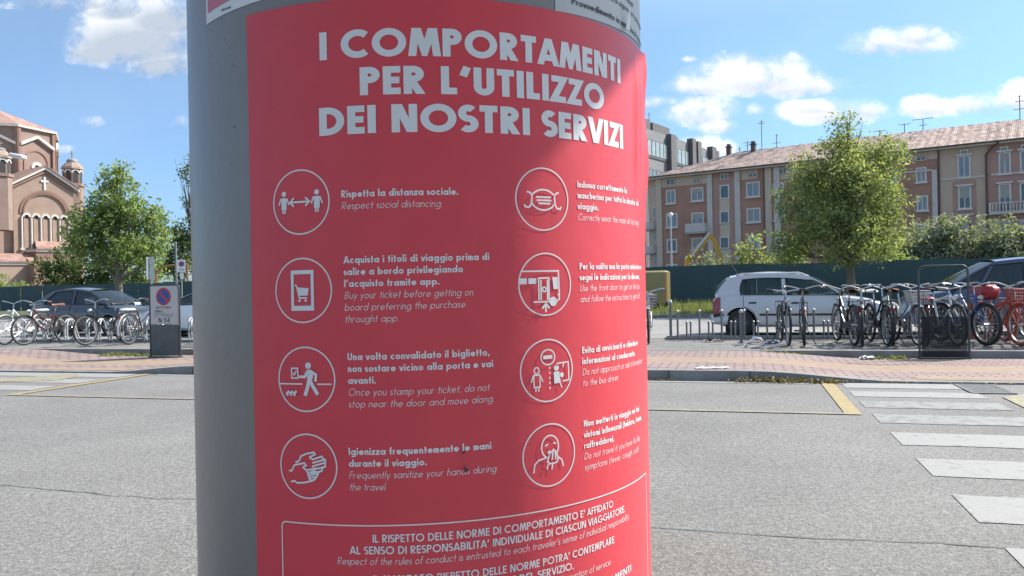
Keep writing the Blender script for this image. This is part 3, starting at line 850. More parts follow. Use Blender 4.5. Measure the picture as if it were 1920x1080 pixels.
# other papers above the poster
c2 = lambda s, t, o=0.0: cyl(s, t, .0005 + o)
def paper(name, label, s0, s1, tl, tr, top, material, bend=0.0, cat='notice'):
    r = thing(name, label, cat, (0, 0, 0)); mm = MB()
    mm.grid(lambda a, b: c2(s0 + (s1 - s0) * a, (tl + (tr - tl) * a + bend * math.sin(PI * a)) * (1 - b) + top * b), 60, 8)
    mm.build('sheet', material, r, True); return r
M_paper = mat('white_paper', (.78, .78, .78), .6, .05, 15)
pl_ = paper('torn_poster', 'lower edge of a white and pink poster on the upper left of the pillar', -.203, .012, .2525, .262, .45, M_paper)
mm = MB(); mm.grid(lambda a, b: c2(-.199 + .02 * a + .15 * a, .262 + .003 * math.sin(a * 3) + .004 * a + .1 * b, .0004), 30, 4); mm.build('pink_print', mat('pink_print', (.62, .16, .22), .5), pl_)
mm = MB(); text(mm, 'emiliaromagna', -.1735, -.158, .2575, .0022, .2, .1, 0, c2, off=.0006); mm.build('small_lettering', mat('dark_print', (.06, .06, .07), .6), pl_)
p2 = paper('white_card', 'narrow white card with dark edging above the red poster title', .02, .118, .2585, .2575, .45, mat('dark_card', (.10, .105, .12), .5))
mm = MB(); mm.grid(lambda a, b: c2(.03 + .078 * a, .2615 + .15 * b, .0005), 30, 4); mm.build('white_print', M_paper, p2)
p3 = paper('grey_notice', 'pale grey paper notice with black text at the top right of the pillar', .1525, .334, .2478, .2560, .45, mat('grey_paper', (.56, .57, .57), .6, .05, 15))
mm = MB()
text(mm, 'Provvedimento in materia di trasporto', .172, .345, .2575, .0062, .17, .10, 0, c2, off=.0006)
text(mm, 'misure in vigore per i passeggeri', .215, .34, .2755, .0056, .14, .10, 0, c2, off=.0006)
text(mm, 'a bordo dei mezzi', .215, .29, .2855, .0056, .14, .10, 0, c2, off=.0006)
mm.build('lettering', mat('black_print', (.05, .05, .055), .6), p3)
mm = MB(); mm.poly([c2(.256, .2545, .004), c2(.2665, .2545, .004), c2(.2615, .277, .007)]); mm.build('torn_flap', M_paper, p3)

# ---------------------------------------------------------------- fence, grass
M_fence = mat('dark_green_fence_cloth', (.042, .080, .088), .75, .12, .6, bump=.1, bscale=8)
FA, FB = Vector((-45.7, 71.4, 0)), Vector((22.0, 37.5, 0))
FD = (FB - FA).normalized(); FN = Vector((FD.y, -FD.x, 0))      # towards the camera
fen = thing('site_fence', 'long dark green cloth covered site fence behind the parked cars', 'fence', (0, 0, 0))
f0, f1 = -30, 105
m = MB(); PW = 3.0; n = int((f1 - f0) / PW)
for i in range(n):
    a = f0 + i * PW; z = 2.2 + .025 * math.sin(i * 2.3) + .02 * math.sin(i * .7)
    def fp(x, y, a=a, z=z, i=i):
        p = FA + FD * (a + .01 + (PW - .02) * x) + FN * (.035 * math.sin(x * PI * 3 + i) * math.sin(y * PI) + .02 * math.sin(i * 5.1))
        return Vector((p.x, p.y, .02 + (z - .02) * y))
    m.grid(fp, 8, 5)
m.build('cloth_panel', M_fence, fen, True)
m = MB()
for i in range(n + 1):
    p = FA + FD * (f0 + i * PW) - FN * .07
    m.tube([(p.x, p.y, 0), (p.x, p.y, 2.24)], .035, 6)
m.build('post_row', mat('fence_post', (.05, .09, .095), .6), fen)
m = MB()
p, q = FA + FD * f0 - FN * .07, FA + FD * (f0 + n * PW) - FN * .07
m.tube([(p.x, p.y, 2.12), (q.x, q.y, 2.12)], .025, 6); m.build('rail', bpy.data.materials['fence_post'], fen)

M_grassbase = mat('lawn_soil', (.07, .085, .03), .95, .3, 2)
gl = [W(-90, 40.2, .1), W(-30, 24.6, .1), W(0, 19.4, .1), W(70, 19.4, .1)]
fl = [FA + FD * (f0 + n * PW), FA + FD * f0]
structure(MB().poly(gl + [Vector((p.x, p.y, .1)) for p in fl]), 'lawn', M_grassbase)
m = MB(); pts = [W(-90, 40.0), W(-30, 24.4), W(0, 19.2), W(70, 19.2)]
for a, b in zip(pts, pts[1:]):
    d = (b - a).normalized(); nn_ = Vector((-d.y, d.x, 0))
    q = [a, b, b + nn_ * .16, a + nn_ * .16]
    m.prism([Vector((p.x, p.y, -.01)) for p in q], [Vector((p.x, p.y, .13)) for p in q])
structure(m, 'kerb', M_kerb)
M_grass = leaf_mat('grass_blades', (.11, .125, .06), (.24, .25, .13), .35)
m = MB(); rg_ = random.Random(11)
def blades(m, x, y, z, hgt, n, spread):
    for _ in range(n):
        a = rg_.uniform(0, 2 * PI); px, py = x + rg_.gauss(0, spread), y + rg_.gauss(0, spread)
        h = hgt * rg_.uniform(.5, 1.2); w = .012 + .01 * rg_.random(); dx, dy = math.cos(a), math.sin(a); b = rg_.uniform(.1, .5) * h
        m.add([(px - dy * w, py + dx * w, z), (px + dy * w, py - dx * w, z), (px + dx * b, py + dy * b, z + h)], [(0, 1, 2)])
for _ in range(3600):
    px = rg_.uniform(1150, 1560); t_ = rg_.random() ** .8
    Yk = 29.5 + t_ * 14; P = at(px, 560, Yk)
    fence_y = (P - FA).dot(FN)
    if fence_y < .1 or uv(P)[1] < 19.6: continue
    blades(m, P.x, P.y, .1, .16 if rg_.random() < .9 else .4, 6, .12)
tag(m.build('grass', M_grass), 'strip of short rough grass along the foot of the dark green fence', 'grass', kind='stuff')

# ---------------------------------------------------------------- trees and shrubs
M_bark = mat('tree_bark', (.16, .13, .10), .9, .3, 6, bump=.5, bscale=25, stretch=(1, 1, .3))
LM = {'lime': leaf_mat('bright_leaves', (.13, .185, .085), (.26, .31, .14), .5, (.33, .37, .19)),
      'olive': leaf_mat('olive_leaves', (.13, .165, .09), (.28, .30, .16), .5, (.36, .37, .22)),
      'grey': leaf_mat('grey_green_leaves', (.165, .185, .15), (.29, .305, .245), .35, (.40, .41, .35)),
      'dark': leaf_mat('dark_leaves', (.045, .075, .03), (.12, .16, .06), .35)}


def crown(mb, blobs, n, size, rnd, clump=.34, per=16):
    vol = [b[3] * b[4] * b[5] for b in blobs]; tot = sum(vol)
    for b, v in zip(blobs, vol):
        k = max(3, int(n * v / tot / per))
        for _ in range(k):
            d = Vector((rnd.gauss(0, 1), rnd.gauss(0, 1), rnd.gauss(0, 1))).normalized()
            r = rnd.random() ** .42
            wob = 1 + .28 * noise.noise(d * 2.1 + Vector((b[0] * 3, b[1], b[2])))
            c = Vector((b[0] + d.x * b[3] * r * wob, b[1] + d.y * b[4] * r * wob, b[2] + d.z * b[5] * r * wob))
            if noise.noise(c * .9 + Vector((b[0], 7, 3))) < -.28: continue
            cl = clump * rnd.uniform(.6, 1.3)
            for _ in range(per):
                p = c + Vector((rnd.gauss(0, cl * .5), rnd.gauss(0, cl * .5), rnd.gauss(0, cl * .42)))
                nrm = (Vector((rnd.gauss(0, 1), rnd.gauss(0, 1), rnd.gauss(0, 1))) + d * .8 + Vector((0, 0, .5))).normalized()
                a = nrm.orthogonal().normalized(); e = nrm.cross(a); g = rnd.uniform(0, 2 * PI)
                a, e = a * math.cos(g) + e * math.sin(g), e * math.cos(g) - a * math.sin(g)
                s_ = size * rnd.uniform(.6, 1.35)
                mb.add([p - a * s_, p - e * s_ * .42 + nrm * s_ * .1, p + a * s_, p + e * s_ * .42 + nrm * s_ * .1], [(0, 1, 2, 3)])


def tree(name, label, base, h0, tr, blobs, n, size, lm, seed, group=None, clump=.34, cat='tree', stems=1):
    rnd = random.Random(seed); t = thing(name, label, cat, base, 0, group)
    mb = MB(); top = max(b[2] for b in blobs)
    mb.tube([(0, 0, 0), (.03, .02, h0 * .4), (0, .03, h0), (.05, 0, h0 + (top - h0) * .5), (0, 0, top)], [tr * 1.25, tr, tr * .85, tr * .5, tr * .12], 9)
    for b in blobs:
        s_ = rnd.uniform(.75, 1.1) * h0; e = Vector(b[:3]); a = Vector((0, .02, s_))
        md = a.lerp(e, .5) + Vector((rnd.gauss(0, .1), rnd.gauss(0, .1), -.12 * (e - a).length))
        mb.tube([a, md, e], [tr * .5, tr * .3, tr * .08], 6)
        for _ in range(4):
            d = Vector((rnd.gauss(0, 1) * b[3], rnd.gauss(0, 1) * b[4], rnd.gauss(0, 1) * b[5])) * .6
            mb.tube([md, md.lerp(e + d, .6), e + d], [tr * .2, tr * .12, tr * .04], 4)
    mb.build('trunk', M_bark, t, True)
    mb = MB(); crown(mb, blobs, n, size, rnd, clump); mb.build('crown', LM[lm], t)
    return t


def ground(px, Y): p = at(px, 540, Y); return Vector((p.x, p.y, 0))


# big street tree on the right: crown outline read off at 31 m
Yt = 31.0; k = Yt / F
def bl(px, py, rx, ry, dy=0.0, rd=None): return ((px - 1595) * k, dy, EH + (527 - py) * k, rx * k, (rd or rx) * k, ry * k)
tree('street_tree', 'tall full street tree with a straight trunk in front of the brick apartments', ground(1595, Yt), 2.2, .17,
     [bl(1580, 262, 40, 50), bl(1650, 300, 50, 48, -.3), bl(1540, 330, 60, 50, .3), bl(1610, 350, 70, 65), bl(1490, 385, 48, 40, -.4), bl(1665, 395, 48, 60, .5), bl(1560, 420, 75, 50, -.6), bl(1640, 445, 60, 42, .2), bl(1490, 452, 45, 34, .6), bl(1580, 390, 60, 60, 1.2), bl(1590, 470, 80, 25, -.3), bl(1595, 330, 55, 60, -1.3), bl(1600, 232, 16, 22)],
     34000, .078, 'olive', 3)
Yl = 48.0; k = Yl / F
def bl2(px, py, rx, ry, dy=0.0): return ((px - 222) * k * .9, dy, EH + (555 - py) * k, rx * k * .92, rx * k * .92, ry * k)
tree('street_tree', 'leafy green street tree standing behind the black hatchback near the church', ground(222, Yl), 2.6, .22,
     [bl2(222, 340, 34, 32), bl2(190, 380, 42, 36, .6), bl2(250, 378, 38, 34, -.4), bl2(165, 430, 44, 40, -.5), bl2(225, 420, 55, 46), bl2(285, 425, 40, 44, .5), bl2(195, 470, 55, 36, .8), bl2(265, 470, 50, 30, -.6), bl2(310, 455, 22, 32), bl2(150, 462, 30, 26), bl2(225, 318, 12, 14)],
     13000, .14, 'lime', 5, clump=.5)


def shrub(label, px, Y, w, ytop, n, lm, seed, name='shrub', group='shrubs behind the green fence', size=.13, clump=.4):
    b = ground(px, Y); k = Y / F; hor = 540 - (px - 960) * .02
    H = EH + (hor - ytop) * k; ww = w * k / 2; rnd = random.Random(seed)
    bs = []
    for i in range(6):
        x = rnd.uniform(-.6, .6) * ww; zz = H * rnd.uniform(.35, .78)
        bs.append((x, rnd.uniform(-.5, .5), zz, ww * rnd.uniform(.4, .6), ww * .5, min(H - zz, H * .35)))
    bs.append((0, 0, H * .4, ww * .9, ww * .6, H * .38)); bs.append((rnd.uniform(-.3, .3) * ww, 0, H * .8, ww * .35, ww * .35, H * .2))
    return tree(name, label, b, H * .22, .07, bs, n, size, lm, seed, group, clump, 'shrub')


shrub('loose pale grey green shrub above the fence below the excavator arm', 1335, 50, 70, 452, 1500, 'grey', 21)
shrub('yellowish leafy shrub above the fence left of the big street tree', 1405, 50, 100, 432, 2600, 'olive', 22)
shrub('sparse tall shrub with bare pale twigs half behind the big street tree', 1480, 46, 90, 440, 2200, 'olive', 23)
shrub('grey green bush just right of the big street tree trunk', 1690, 43, 90, 440, 4200, 'grey', 24)
shrub('wide silvery green bush in front of the tan apartment wall', 1765, 43, 140, 400, 8500, 'grey', 25)
shrub('silvery green bush at the right edge above the blue people carrier', 1890, 42, 140, 398, 8500, 'grey', 26)
shrub('low dense green creeper hanging over the fence by the tree trunk', 1690, 41, 80, 470, 2200, 'lime', 27)
shrub('low bright bush at the left edge under the church', 20, 76, 130, 507, 2000, 'lime', 31, size=.18)
shrub('dark dense shrub between the church porch and the street tree', 125, 74, 110, 455, 3200, 'dark', 32, size=.2, clump=.6)
shrub('dark green shrub behind the trunk of the left street tree', 195, 74, 110, 462, 2800, 'dark', 33, size=.2, clump=.6)
shrub('green shrub beside the orange hoop behind the left signs', 262, 72, 90, 455, 2400, 'lime', 34, size=.18, clump=.6)
tree('background_tree', 'dark narrow tree beside the grey pillar behind the left signs', ground(342, 80), 3, .2,
     [((p[0] - 342) * 80 / F, p[4], EH + (552 - p[1]) * 80 / F, p[2] * 80 / F, 1.4, p[3] * 80 / F) for p in ((342, 430, 26, 26, 0), (335, 470, 32, 30, .5), (350, 500, 40, 28, -.5), (310, 500, 30, 30, .4), (360, 440, 24, 40, 0))], 3600, .2, 'dark', 36, clump=.6)
tree('background_tree', 'tree with fine drooping leaves showing just left of the grey pillar', ground(378, 45), 4, .16,
     [((p[0] - 378) * 45 / F, p[4], EH + (552 - p[1]) * 45 / F, p[2] * 45 / F, 1.0, p[3] * 45 / F) for p in ((385, 330, 40, 40, 0), (395, 380, 42, 40, .5), (352, 312, 7, 14, 0), (350, 345, 8, 12, 0), (352, 378, 9, 14, 0))], 2600, .09, 'dark', 37, clump=.25)

# ---------------------------------------------------------------- buildings
M_frame = mat('window_surround', (.60, .56, .52), .7, .06, 3)
M_panes = [mat('curtained_pane', (.17, .19, .21), .15, .35, 2.2, spec=.8, stretch=(6, 6, .3)), mat('dark_pane', (.055, .07, .085), .1, .3, 1.5, spec=.8), mat('shutter_pane', (.26, .27, .28), .4, .2, 2.0, stretch=(9, 9, .2))]
wr = random.Random(9); M_shutter = mat('slatted_shutter', (.33, .32, .29), .7, .15, 3, stretch=(.2, .2, 9))


def tile_mat(name, c1, c2, c3, su, sv):
    m = bpy.data.materials.new(name); m.use_nodes = True
    nt = m.node_tree; b = nt.nodes['Principled BSDF']; b.inputs['Roughness'].default_value = .9
    tc = nt.nodes.new('ShaderNodeTexCoord')
    n = nt.nodes.new('ShaderNodeTexNoise'); n.inputs['Scale'].default_value = 1.0; n.inputs['Detail'].default_value = 6; n.inputs['Roughness'].default_value = .75
    mp = nt.nodes.new('ShaderNodeMapping'); mp.inputs['Scale'].default_value = (su, su * .5, sv)
    nt.links.new(tc.outputs['Object'], mp.inputs[0]); nt.links.new(mp.outputs[0], n.inputs['Vector'])
    rp = nt.nodes.new('ShaderNodeValToRGB'); e = rp.color_ramp.elements
    e[0].position = .34; e[0].color = (*c1, 1); e[1].position = .66; e[1].color = (*c3, 1); k = e.new(.5); k.color = (*c2, 1)
    nt.links.new(n.outputs['Fac'], rp.inputs[0]); nt.links.new(rp.outputs[0], b.inputs['Base Color'])
    w = nt.nodes.new('ShaderNodeTexWave'); w.inputs['Scale'].default_value = 1.6; w.inputs['Distortion'].default_value = .6
    nt.links.new(tc.outputs['Object'], w.inputs['Vector'])
    bp = nt.nodes.new('ShaderNodeBump'); bp.inputs['Strength'].default_value = .25; bp.inputs['Distance'].default_value = .1
    nt.links.new(w.outputs['Fac'], bp.inputs['Height']); nt.links.new(bp.outputs[0], b.inputs['Normal'])
    return m


M_tiles = tile_mat('old_roof_tiles', (.24, .155, .125), (.42, .30, .25), (.60, .49, .43), 2.2, 2.6)
M_redwall = mat('red_render', (.36, .20, .145), .9, .14, .5, detail=8)
M_red2 = mat('lighter_red_render', (.40, .24, .195), .9, .08, .4, detail=8)
M_tanw = mat('tan_render', (.49, .37, .275), .9, .08, .35, detail=8)
M_cream = mat('cream_render', (.52, .42, .32), .9, .07, .5, detail=8)
M_pale = mat('pale_stone', (.52, .48, .44), .85, .08, 1.0)
M_pipe = mat('copper_downpipe', (.10, .06, .05), .5)
M_conc = mat('concrete', (.36, .36, .355), .85, .12, .8)

# the terrace: one straight line of facades receding to the left; facade frame: s along it, z up, o outwards
def depth(px): return 14.2 * F / (202 + .0835 * (px - 1240))
TA = at(1240, 530, depth(1240)); TB = at(1920, 520, depth(1920)); TA.z = TB.z = 0
TD = (TB - TA).normalized(); TN = Vector((TD.y, -TD.x, 0)); TROT = math.atan2(TD.y, TD.x)


def hit(px, py):                                    # photo point -> (s, z) on the terrace front
    r = ray(px, py); d = Vector((r[0], r[1], 0)); t = TA.dot(TN) / d.dot(TN)
    p = d * t
    return ((p - TA).dot(TD), EH + r[2] * t)


def loc(s, z, o=0.0): return Vector((s, -o, z))    # local frame of a terrace building (rotated by TROT at TA)


def fbox(mb, s0, s1, z0, z1, o0, o1):
    return mb.box(((s0 + s1) / 2, -(o0 + o1) / 2, (z0 + z1) / 2), (s1 - s0, abs(o1 - o0), z1 - z0))


def window(par, px0, py0, px1, py1, pane=0, name='window', sill=True, hood=False, mull=True, fm=None, fw=.16, off=0.0):
    a, z1 = hit(px0, (py0)); b, z0 = hit(px1, py1)
    return window_sz(par, a, b, z0, z1, pane, name, sill, hood, mull, fm, fw, off)


def window_sz(par, a, b, z0, z1, pane=0, name='window', sill=True, hood=False, mull=True, fm=None, fw=.16, off=0.0):
    m = MB()
    for (s0, s1, q0, q1) in ((a, a + fw, z0, z1), (b - fw, b, z0, z1), (a + fw, b - fw, z1 - fw, z1), (a + fw, b - fw, z0, z0 + fw * .8)):
        fbox(m, s0, s1, q0, q1, -.02, .07 + off)
    w = m.build(name, fm or M_frame, par)
    m = MB(); fbox(m, a + fw, b - fw, z0 + fw * .8, z1 - fw, -.02, .012 + off); m.build('pane', M_panes[pane], w)
    if mull:
        m = MB(); c = (a + b) / 2; fbox(m, c - .045, c + .045, z0 + fw * .8, z1 - fw, .012 + off, .04 + off); m.build('mullion', M_frame, w)
    if mull and wr.random() < .38:
        hh = wr.uniform(.25, .6) * (z1 - z0); m = MB(); fbox(m, a + fw + .002, b - fw - .002, z1 - fw - hh, z1 - fw - .002, .0125 + off, .05 + off); m.build('roller_shutter', M_shutter, w)
    if sill: m = MB(); fbox(m, a - .12, b + .12, z0 - .14, z0 - .002, -.02, .2 + off); m.build('sill', M_frame, w)
    if hood: m = MB(); fbox(m, a - .18, b + .18, z1 + .002, z1 + .16, -.02, .3 + off); m.build('cornice', M_frame, w)
    return w


def building(name, label): return thing(name, label, 'building', TA, TROT)


def wallbox(par, s0, s1, z0, z1, dpt, m_, name='wall'):
    mb = MB(); fbox(mb, s0, s1, z0, z1, -dpt, 0); return mb.build(name, m_, par)


EAV = 15.45; DP = 11.0
sB = hit(1762, 400)[0]                              # party wall between the brick and the tan block
b1 = building('apartment_building', 'brick red apartment house with white pilasters and rounded tiled corner behind the big tree')
wallbox(b1, 0, sB - .02, 0, EAV, DP, M_redwall)
# chamfered corner on the left
ch = 3.6
m = MB(); lo_ = [Vector((0, .0, 0)), Vector((-ch * .8, 2.6, 0)), Vector((-ch * .8, DP, 0)), Vector((0, DP, 0))]
m.prism([p + Vector((-.01, 0, 0)) for p in lo_], [p + Vector((-.01, 0, EAV)) for p in lo_]); m.build('corner_wall', M_tanw, b1)
cdir = Vector((-ch * .8, 2.6, 0)).normalized(); cn_ = Vector((-cdir.y, cdir.x, 0)); cn_ = cn_ if cn_.y < 0 else -cn_
crot = Matrix((( -cdir.x, cdir.y * 0 - cn_.x * -1 * 0 + cn_.x, 0), (-cdir.y, cn_.y, 0), (0, 0, 1)))
for (z, pane) in ((13.9, 1), (10.9, 1), (7.7, 1), (4.5, 1), (1.4, 1)):
    hgt = .5 if z > 13 else 1.5
    m = MB(); c = cdir * 1.8 + cn_ * .02 + Vector((0, 0, z)); m.box(c, (.95, .08, hgt), crot); w = m.build('window', M_frame, b1)
    m = MB(); m.box(c + cn_ * .035, (.7, .06, hgt - .3), crot); m.build('pane', M_panes[1], w)
for z in (8.6, 5.4, 2.3):
    m = MB(); c = cdir * 2.0 + cn_ * .6 + Vector((0, 0, z)); m.box(c, (2.6, 1.2, .18), crot)
    b_ = m.build('balcony', M_conc, b1)
    m = MB(); m.box(c + Vector((0, 0, .55)) + cn_ * .58, (2.6, .06, .9), crot); m.box(c + Vector((0, 0, .55)) + cdir * -1.27, (.06, 1.1, .9), crot); m.build('parapet', M_pale, b_)
# attic band, pilasters, stair bay
zb = hit(1300, 346)[1]
s_p1 = hit(1332, 400)[0]; s_p2 = hit(1384, 400)[0]; s_p3 = hit(1443, 400)[0]
def band(par, s0, s1, z0, z1, m_, name, o=.03): mb = MB(); fbox(mb, s0, s1, z0, z1, -.02, o); return mb.build(name, m_, par)
band(b1, .0, s_p1 - .35, zb, EAV - .3, M_cream, 'attic_band'); band(b1, s_p2 + .45, s_p3 - 1.4, zb, EAV - .3, M_cream, 'attic_band')
band(b1, s_p3 + .55, s_p3 + 7.4, zb - .4, EAV - .3, M_cream, 'attic_band')
for s in (s_p1, s_p2, s_p3 + 1.0): band(b1, s - .34, s + .34, 0, EAV - .3, M_pale, 'pilaster', .22)
band(b1, s_p3 - .5, s_p3 + .3, 0, EAV - .3, M_cream, 'pilaster', .12)
band(b1, -.5, .3, 0, EAV - .3, M_cream, 'corner_pilaster', .14)
band(b1, s_p1 + .36, s_p2 - .36, 0, EAV - .9, M_red2, 'stair_bay', .06)
s_b0, s_b1 = hit(1350, 400)[0], hit(1369, 400)[0]
for (y0, y1) in ((372, 397), (420, 444), (468, 500)):
    za, zc = hit(1360, y1)[1], hit(1360, y0)[1]; band(b1, s_b0, s_b1, za, zc, M_cream, 'stair_panel', .09)
for (x0, y0, x1, y1, pn) in ((1248.9, 357, 1267.5, 381, 0), (1295.4, 352.4, 1319.4, 376, 0), (1249, 400.7, 1271, 426, 0), (1296.3, 399.3, 1320, 419.4, 0), (1250.4, 449, 1270.2, 472, 1), (1297, 446, 1318.5, 468, 0), (1249, 495.5, 1271, 516, 0), (1297, 494, 1320, 516, 0),
                             (1399, 342.4, 1425.2, 368, 0), (1400, 391, 1426.7, 416, 2), (1401.5, 441, 1427, 466, 0), (1402, 490, 1428, 514, 0), (1449, 344, 1470, 362, 0), (1451, 388, 1473, 412, 0), (1452, 438, 1474, 460, 0), (1500, 336, 1524, 360, 0), (1500, 384, 1524, 408, 0), (1550, 331, 1574, 354, 0), (1550, 380, 1574, 404, 0),
                             (1717, 314.8, 1737.8, 341, 2), (1718.5, 367.5, 1741, 394.5, 0), (1719, 420, 1742, 448, 0), (1660, 320, 1682, 346, 0), (1660, 372, 1682, 398, 0)):
    window(b1, x0, y0, x1, y1, pn)
for (y0, y1) in ((347.4, 372), (396, 418.5), (444, 466)): window(b1, 1350, y0, 1368.5, y1, 1, 'stair_window', False, False, False, off=.1)
for (x0, y0, x1, y1) in ((1250.4, 336.5, 1264.6, 345.5), (1299.3, 332, 1314, 341.2), (1351.7, 327, 1366, 335.3), (1403.3, 322.2, 1420.4, 330.5), (1461, 316.5, 1476, 325), (1717.6, 290, 1737, 300)):
    window(b1, x0 - 1, y0 - 1, x1 + 1, y1 + 1, 1, 'attic_window', False, False, True, M_cream, .14, off=.08)
a, z1 = hit(1290.4, 420.8); c, z0 = hit(1328, 436)
m = MB(); fbox(m, a, c, z0 - .1, z0 + .1, 0, 1.1); bal = m.build('balcony', M_conc, b1)
m = MB(); fbox(m, a, c, z0 + .12, z1, 1.04, 1.1); fbox(m, a, a + .05, z0 + .12, z1, .02, 1.03); fbox(m, c - .05, c, z0 + .12, z1, .02, 1.03); m.build('parapet', M_pale, bal)
for px in (1434, 1762): s = hit(px, 400)[0]; m = MB(); m.tube([loc(s, EAV - .2, .12), loc(s, 0, .12)], .09, 8); m.build('downpipe', M_pipe, b1, True)
s7 = hit(1757, 400)[0]; z7 = hit(1757, 318)[1]
band(b1, s7 - .42, s7 + .1, 0, z7, M_pale, 'pilaster', .2)
band(b1, s7 - 3.6, s7 - .45, z7 - .1, z7 + .1, M_pale, 'string_course', .1)
band(b1, s7 - 3.6, sB - .05, hit(1740, 299)[1], EAV - .3, M_cream, 'attic_band', .025)


def roof(par, s0, s1, hip0, hipx, m_=M_tiles):
    e = 1.0; RZ = EAV + 3.0; my = DP / 2
    A, B = loc(s0 - e, EAV, e), loc(s1, EAV, e); Cc, D = Vector((s1, DP + e, EAV)), Vector((s0 - e, DP + e, EAV))
    r0 = Vector((s0 + hipx if hip0 else s0 - e, my, RZ)); r1 = Vector((s1, my, RZ))
    m = MB()
    def slope(p, q, a, b, nu, nv):                  # tiles: long shallow waves across the slope
        def fn(x, y):
            u = p.lerp(q, x).lerp(a.lerp(b, x), y); w = (q - p).length
            return u + Vector((0, 0, .03 * math.sin(x * w * 2 * PI / .9) + .10 * noise.noise(u * 2.3)))
        m.grid(fn, nu, nv)
    slope(A, B, r0, r1, int((s1 - s0) * 5), 10)
    if hip0:
        A2, D2 = Vector((s0 - ch * .8 - e, 2.2, EAV)), Vector((s0 - ch * .8 - e, DP + e, EAV))
        m.add([A, A2, r0], [(0, 2, 1)]); m.add([A2, D2, r0], [(0, 2, 1)]); m.add([D2, Cc, r1, r0], [(0, 3, 2, 1)])
    else: m.add([D, Cc, r1, r0], [(0, 3, 2, 1)])
    r_ = m.build('roof', m_, par, False)
    # eaves soffit and gutter
    m = MB(); fbox(m, s0 - e, s1 - .01, EAV - .28, EAV - .03, -.02, e - .1)
    if hip0:
        q = [Vector((s0 - e, -e + .1, 0)), Vector((s0 - ch * .8 - e + .1, 2.3, 0)), Vector((s0 - ch * .8 - .2, DP, 0)), Vector((s0 - e, DP, 0))]
        m.prism([p + Vector((0, 0, EAV - .28)) for p in q], [p + Vector((0, 0, EAV - .03)) for p in q])
    m.build('eaves', M_pale, par)
    m = MB(); pts = [loc(s1 - .01, EAV - .05, e + .02), loc(s0 - e, EAV - .05, e + .02)]
    if hip0: pts.append(Vector((s0 - ch * .8 - e, 2.15, EAV - .05)))
    m.tube(pts, .09, 8); m.build('gutter', M_pipe, par, True)
    return r_


def onroof(px, py_top, Y=None):                     # a point on the ridge line above the photo column px
    r = ray(px, 300); d = Vector((r[0], r[1], 0)); t = (TA.dot(TN) - (DP / 2) ) / d.dot(TN)
    return d * t, t


rf = roof(b1, 0, sB - .02, True, 9.0)
for (px, py) in ((1369, 282), (1415, 278)):
    p, t = onroof(px, py); s = (p - TA).dot(TD)
    m = MB(); m.box((s, DP / 2 - .4, EAV + 3.0), (.55, .55, 1.3)); m.box((s, DP / 2 - .4, EAV + 3.71), (.8, .8, .1)); c = m.build('chimney', M_pipe, rf)
    m = MB(); m.box((s, DP / 2 - .4, EAV + 3.93), (.45, .45, .3)); m.build('chimney_cap', M_pipe, c)

b2 = building('apartment_building', 'tan and red terrace house with balustraded balcony at the right edge')
sE = hit(1920, 400)[0] + 16; sR = hit(1853, 400)[0]
wallbox(b2, sB, sR, 0, EAV, DP, M_tanw, 'tan_wall'); wallbox(b2, sR + .005, sE, 0, EAV, DP, M_red2, 'red_wall')
rf2 = roof(b2, sB + 1.0, sE, False, 0)
a, zt_ = hit(1786, 341); c, _ = hit(1831, 400)
m = MB(); fbox(m, a, c, 0, zt_, -.02, .04); m.build('red_recess', M_red2, b2)
zl = hit(1800, 334)[1]; band(b2, sB + .2, sR - .1, zl - .1, zl + .1, M_pale, 'string_course', .1)
zl = hit(1880, 326)[1]; band(b2, sR + .3, sE, zl - .1, zl + .1, M_pale, 'string_course', .1)
window(b2, 1795, 293, 1820.5, 332, 0, hood=True); window(b2, 1796, 350, 1822, 391, 1, hood=True, off=.06); window(b2, 1797, 405, 1823, 446, 0, hood=True, off=.06)
window(b2, 1800, 281, 1816, 289.5, 1, 'attic_window', False, off=.03)
for dx in (0, 39.5):
    window(b2, 1872 + dx, 286 - dx * .09, 1896 + dx, 325 - dx * .09, 0 if dx else 2, hood=True)
    window(b2, 1872 + dx, 345 - dx * .07, 1897 + dx, 399 - dx * .04, 1, 'balcony_door', False, True)
    window(b2, 1874 + dx, 275 - dx * .1, 1891 + dx, 283 - dx * .1, 1, 'attic_window', False, off=.03)
    window(b2, 1872 + dx, 416 - dx * .03, 1897 + dx, 452 - dx * .03, 0, hood=True)
a, z0 = hit(1856, 400); c = hit(1945, 400)[0]
m = MB(); fbox(m, a, c, z0 - .22, z0, 0, 1.1); bal = m.build('balcony', M_pale, b2)
m = MB(); fbox(m, a, c, z0 + .88, z0 + 1.0, .98, 1.1); fbox(m, a, c, z0 + .01, z0 + .1, .98, 1.1)
fbox(m, a, a + .2, z0 + .1, z0 + .88, .98, 1.1)
s = a + .35
while s < c: m.tube([loc(s, z0 + .1, 1.04), loc(s, z0 + .45, 1.04), loc(s, z0 + .88, 1.04)], [.05, .085, .05], 6); s += .3
m.build('balustrade', M_pale, bal)
m = MB(); s = sR - .1; m.tube([loc(s + 1.2, EAV - .2, 1.0), loc(s + .6, EAV - .6, .5), loc(s, EAV - 1.2, .13), loc(s, 0, .13)], .09, 8); m.build('downpipe', M_pipe, b2, True)

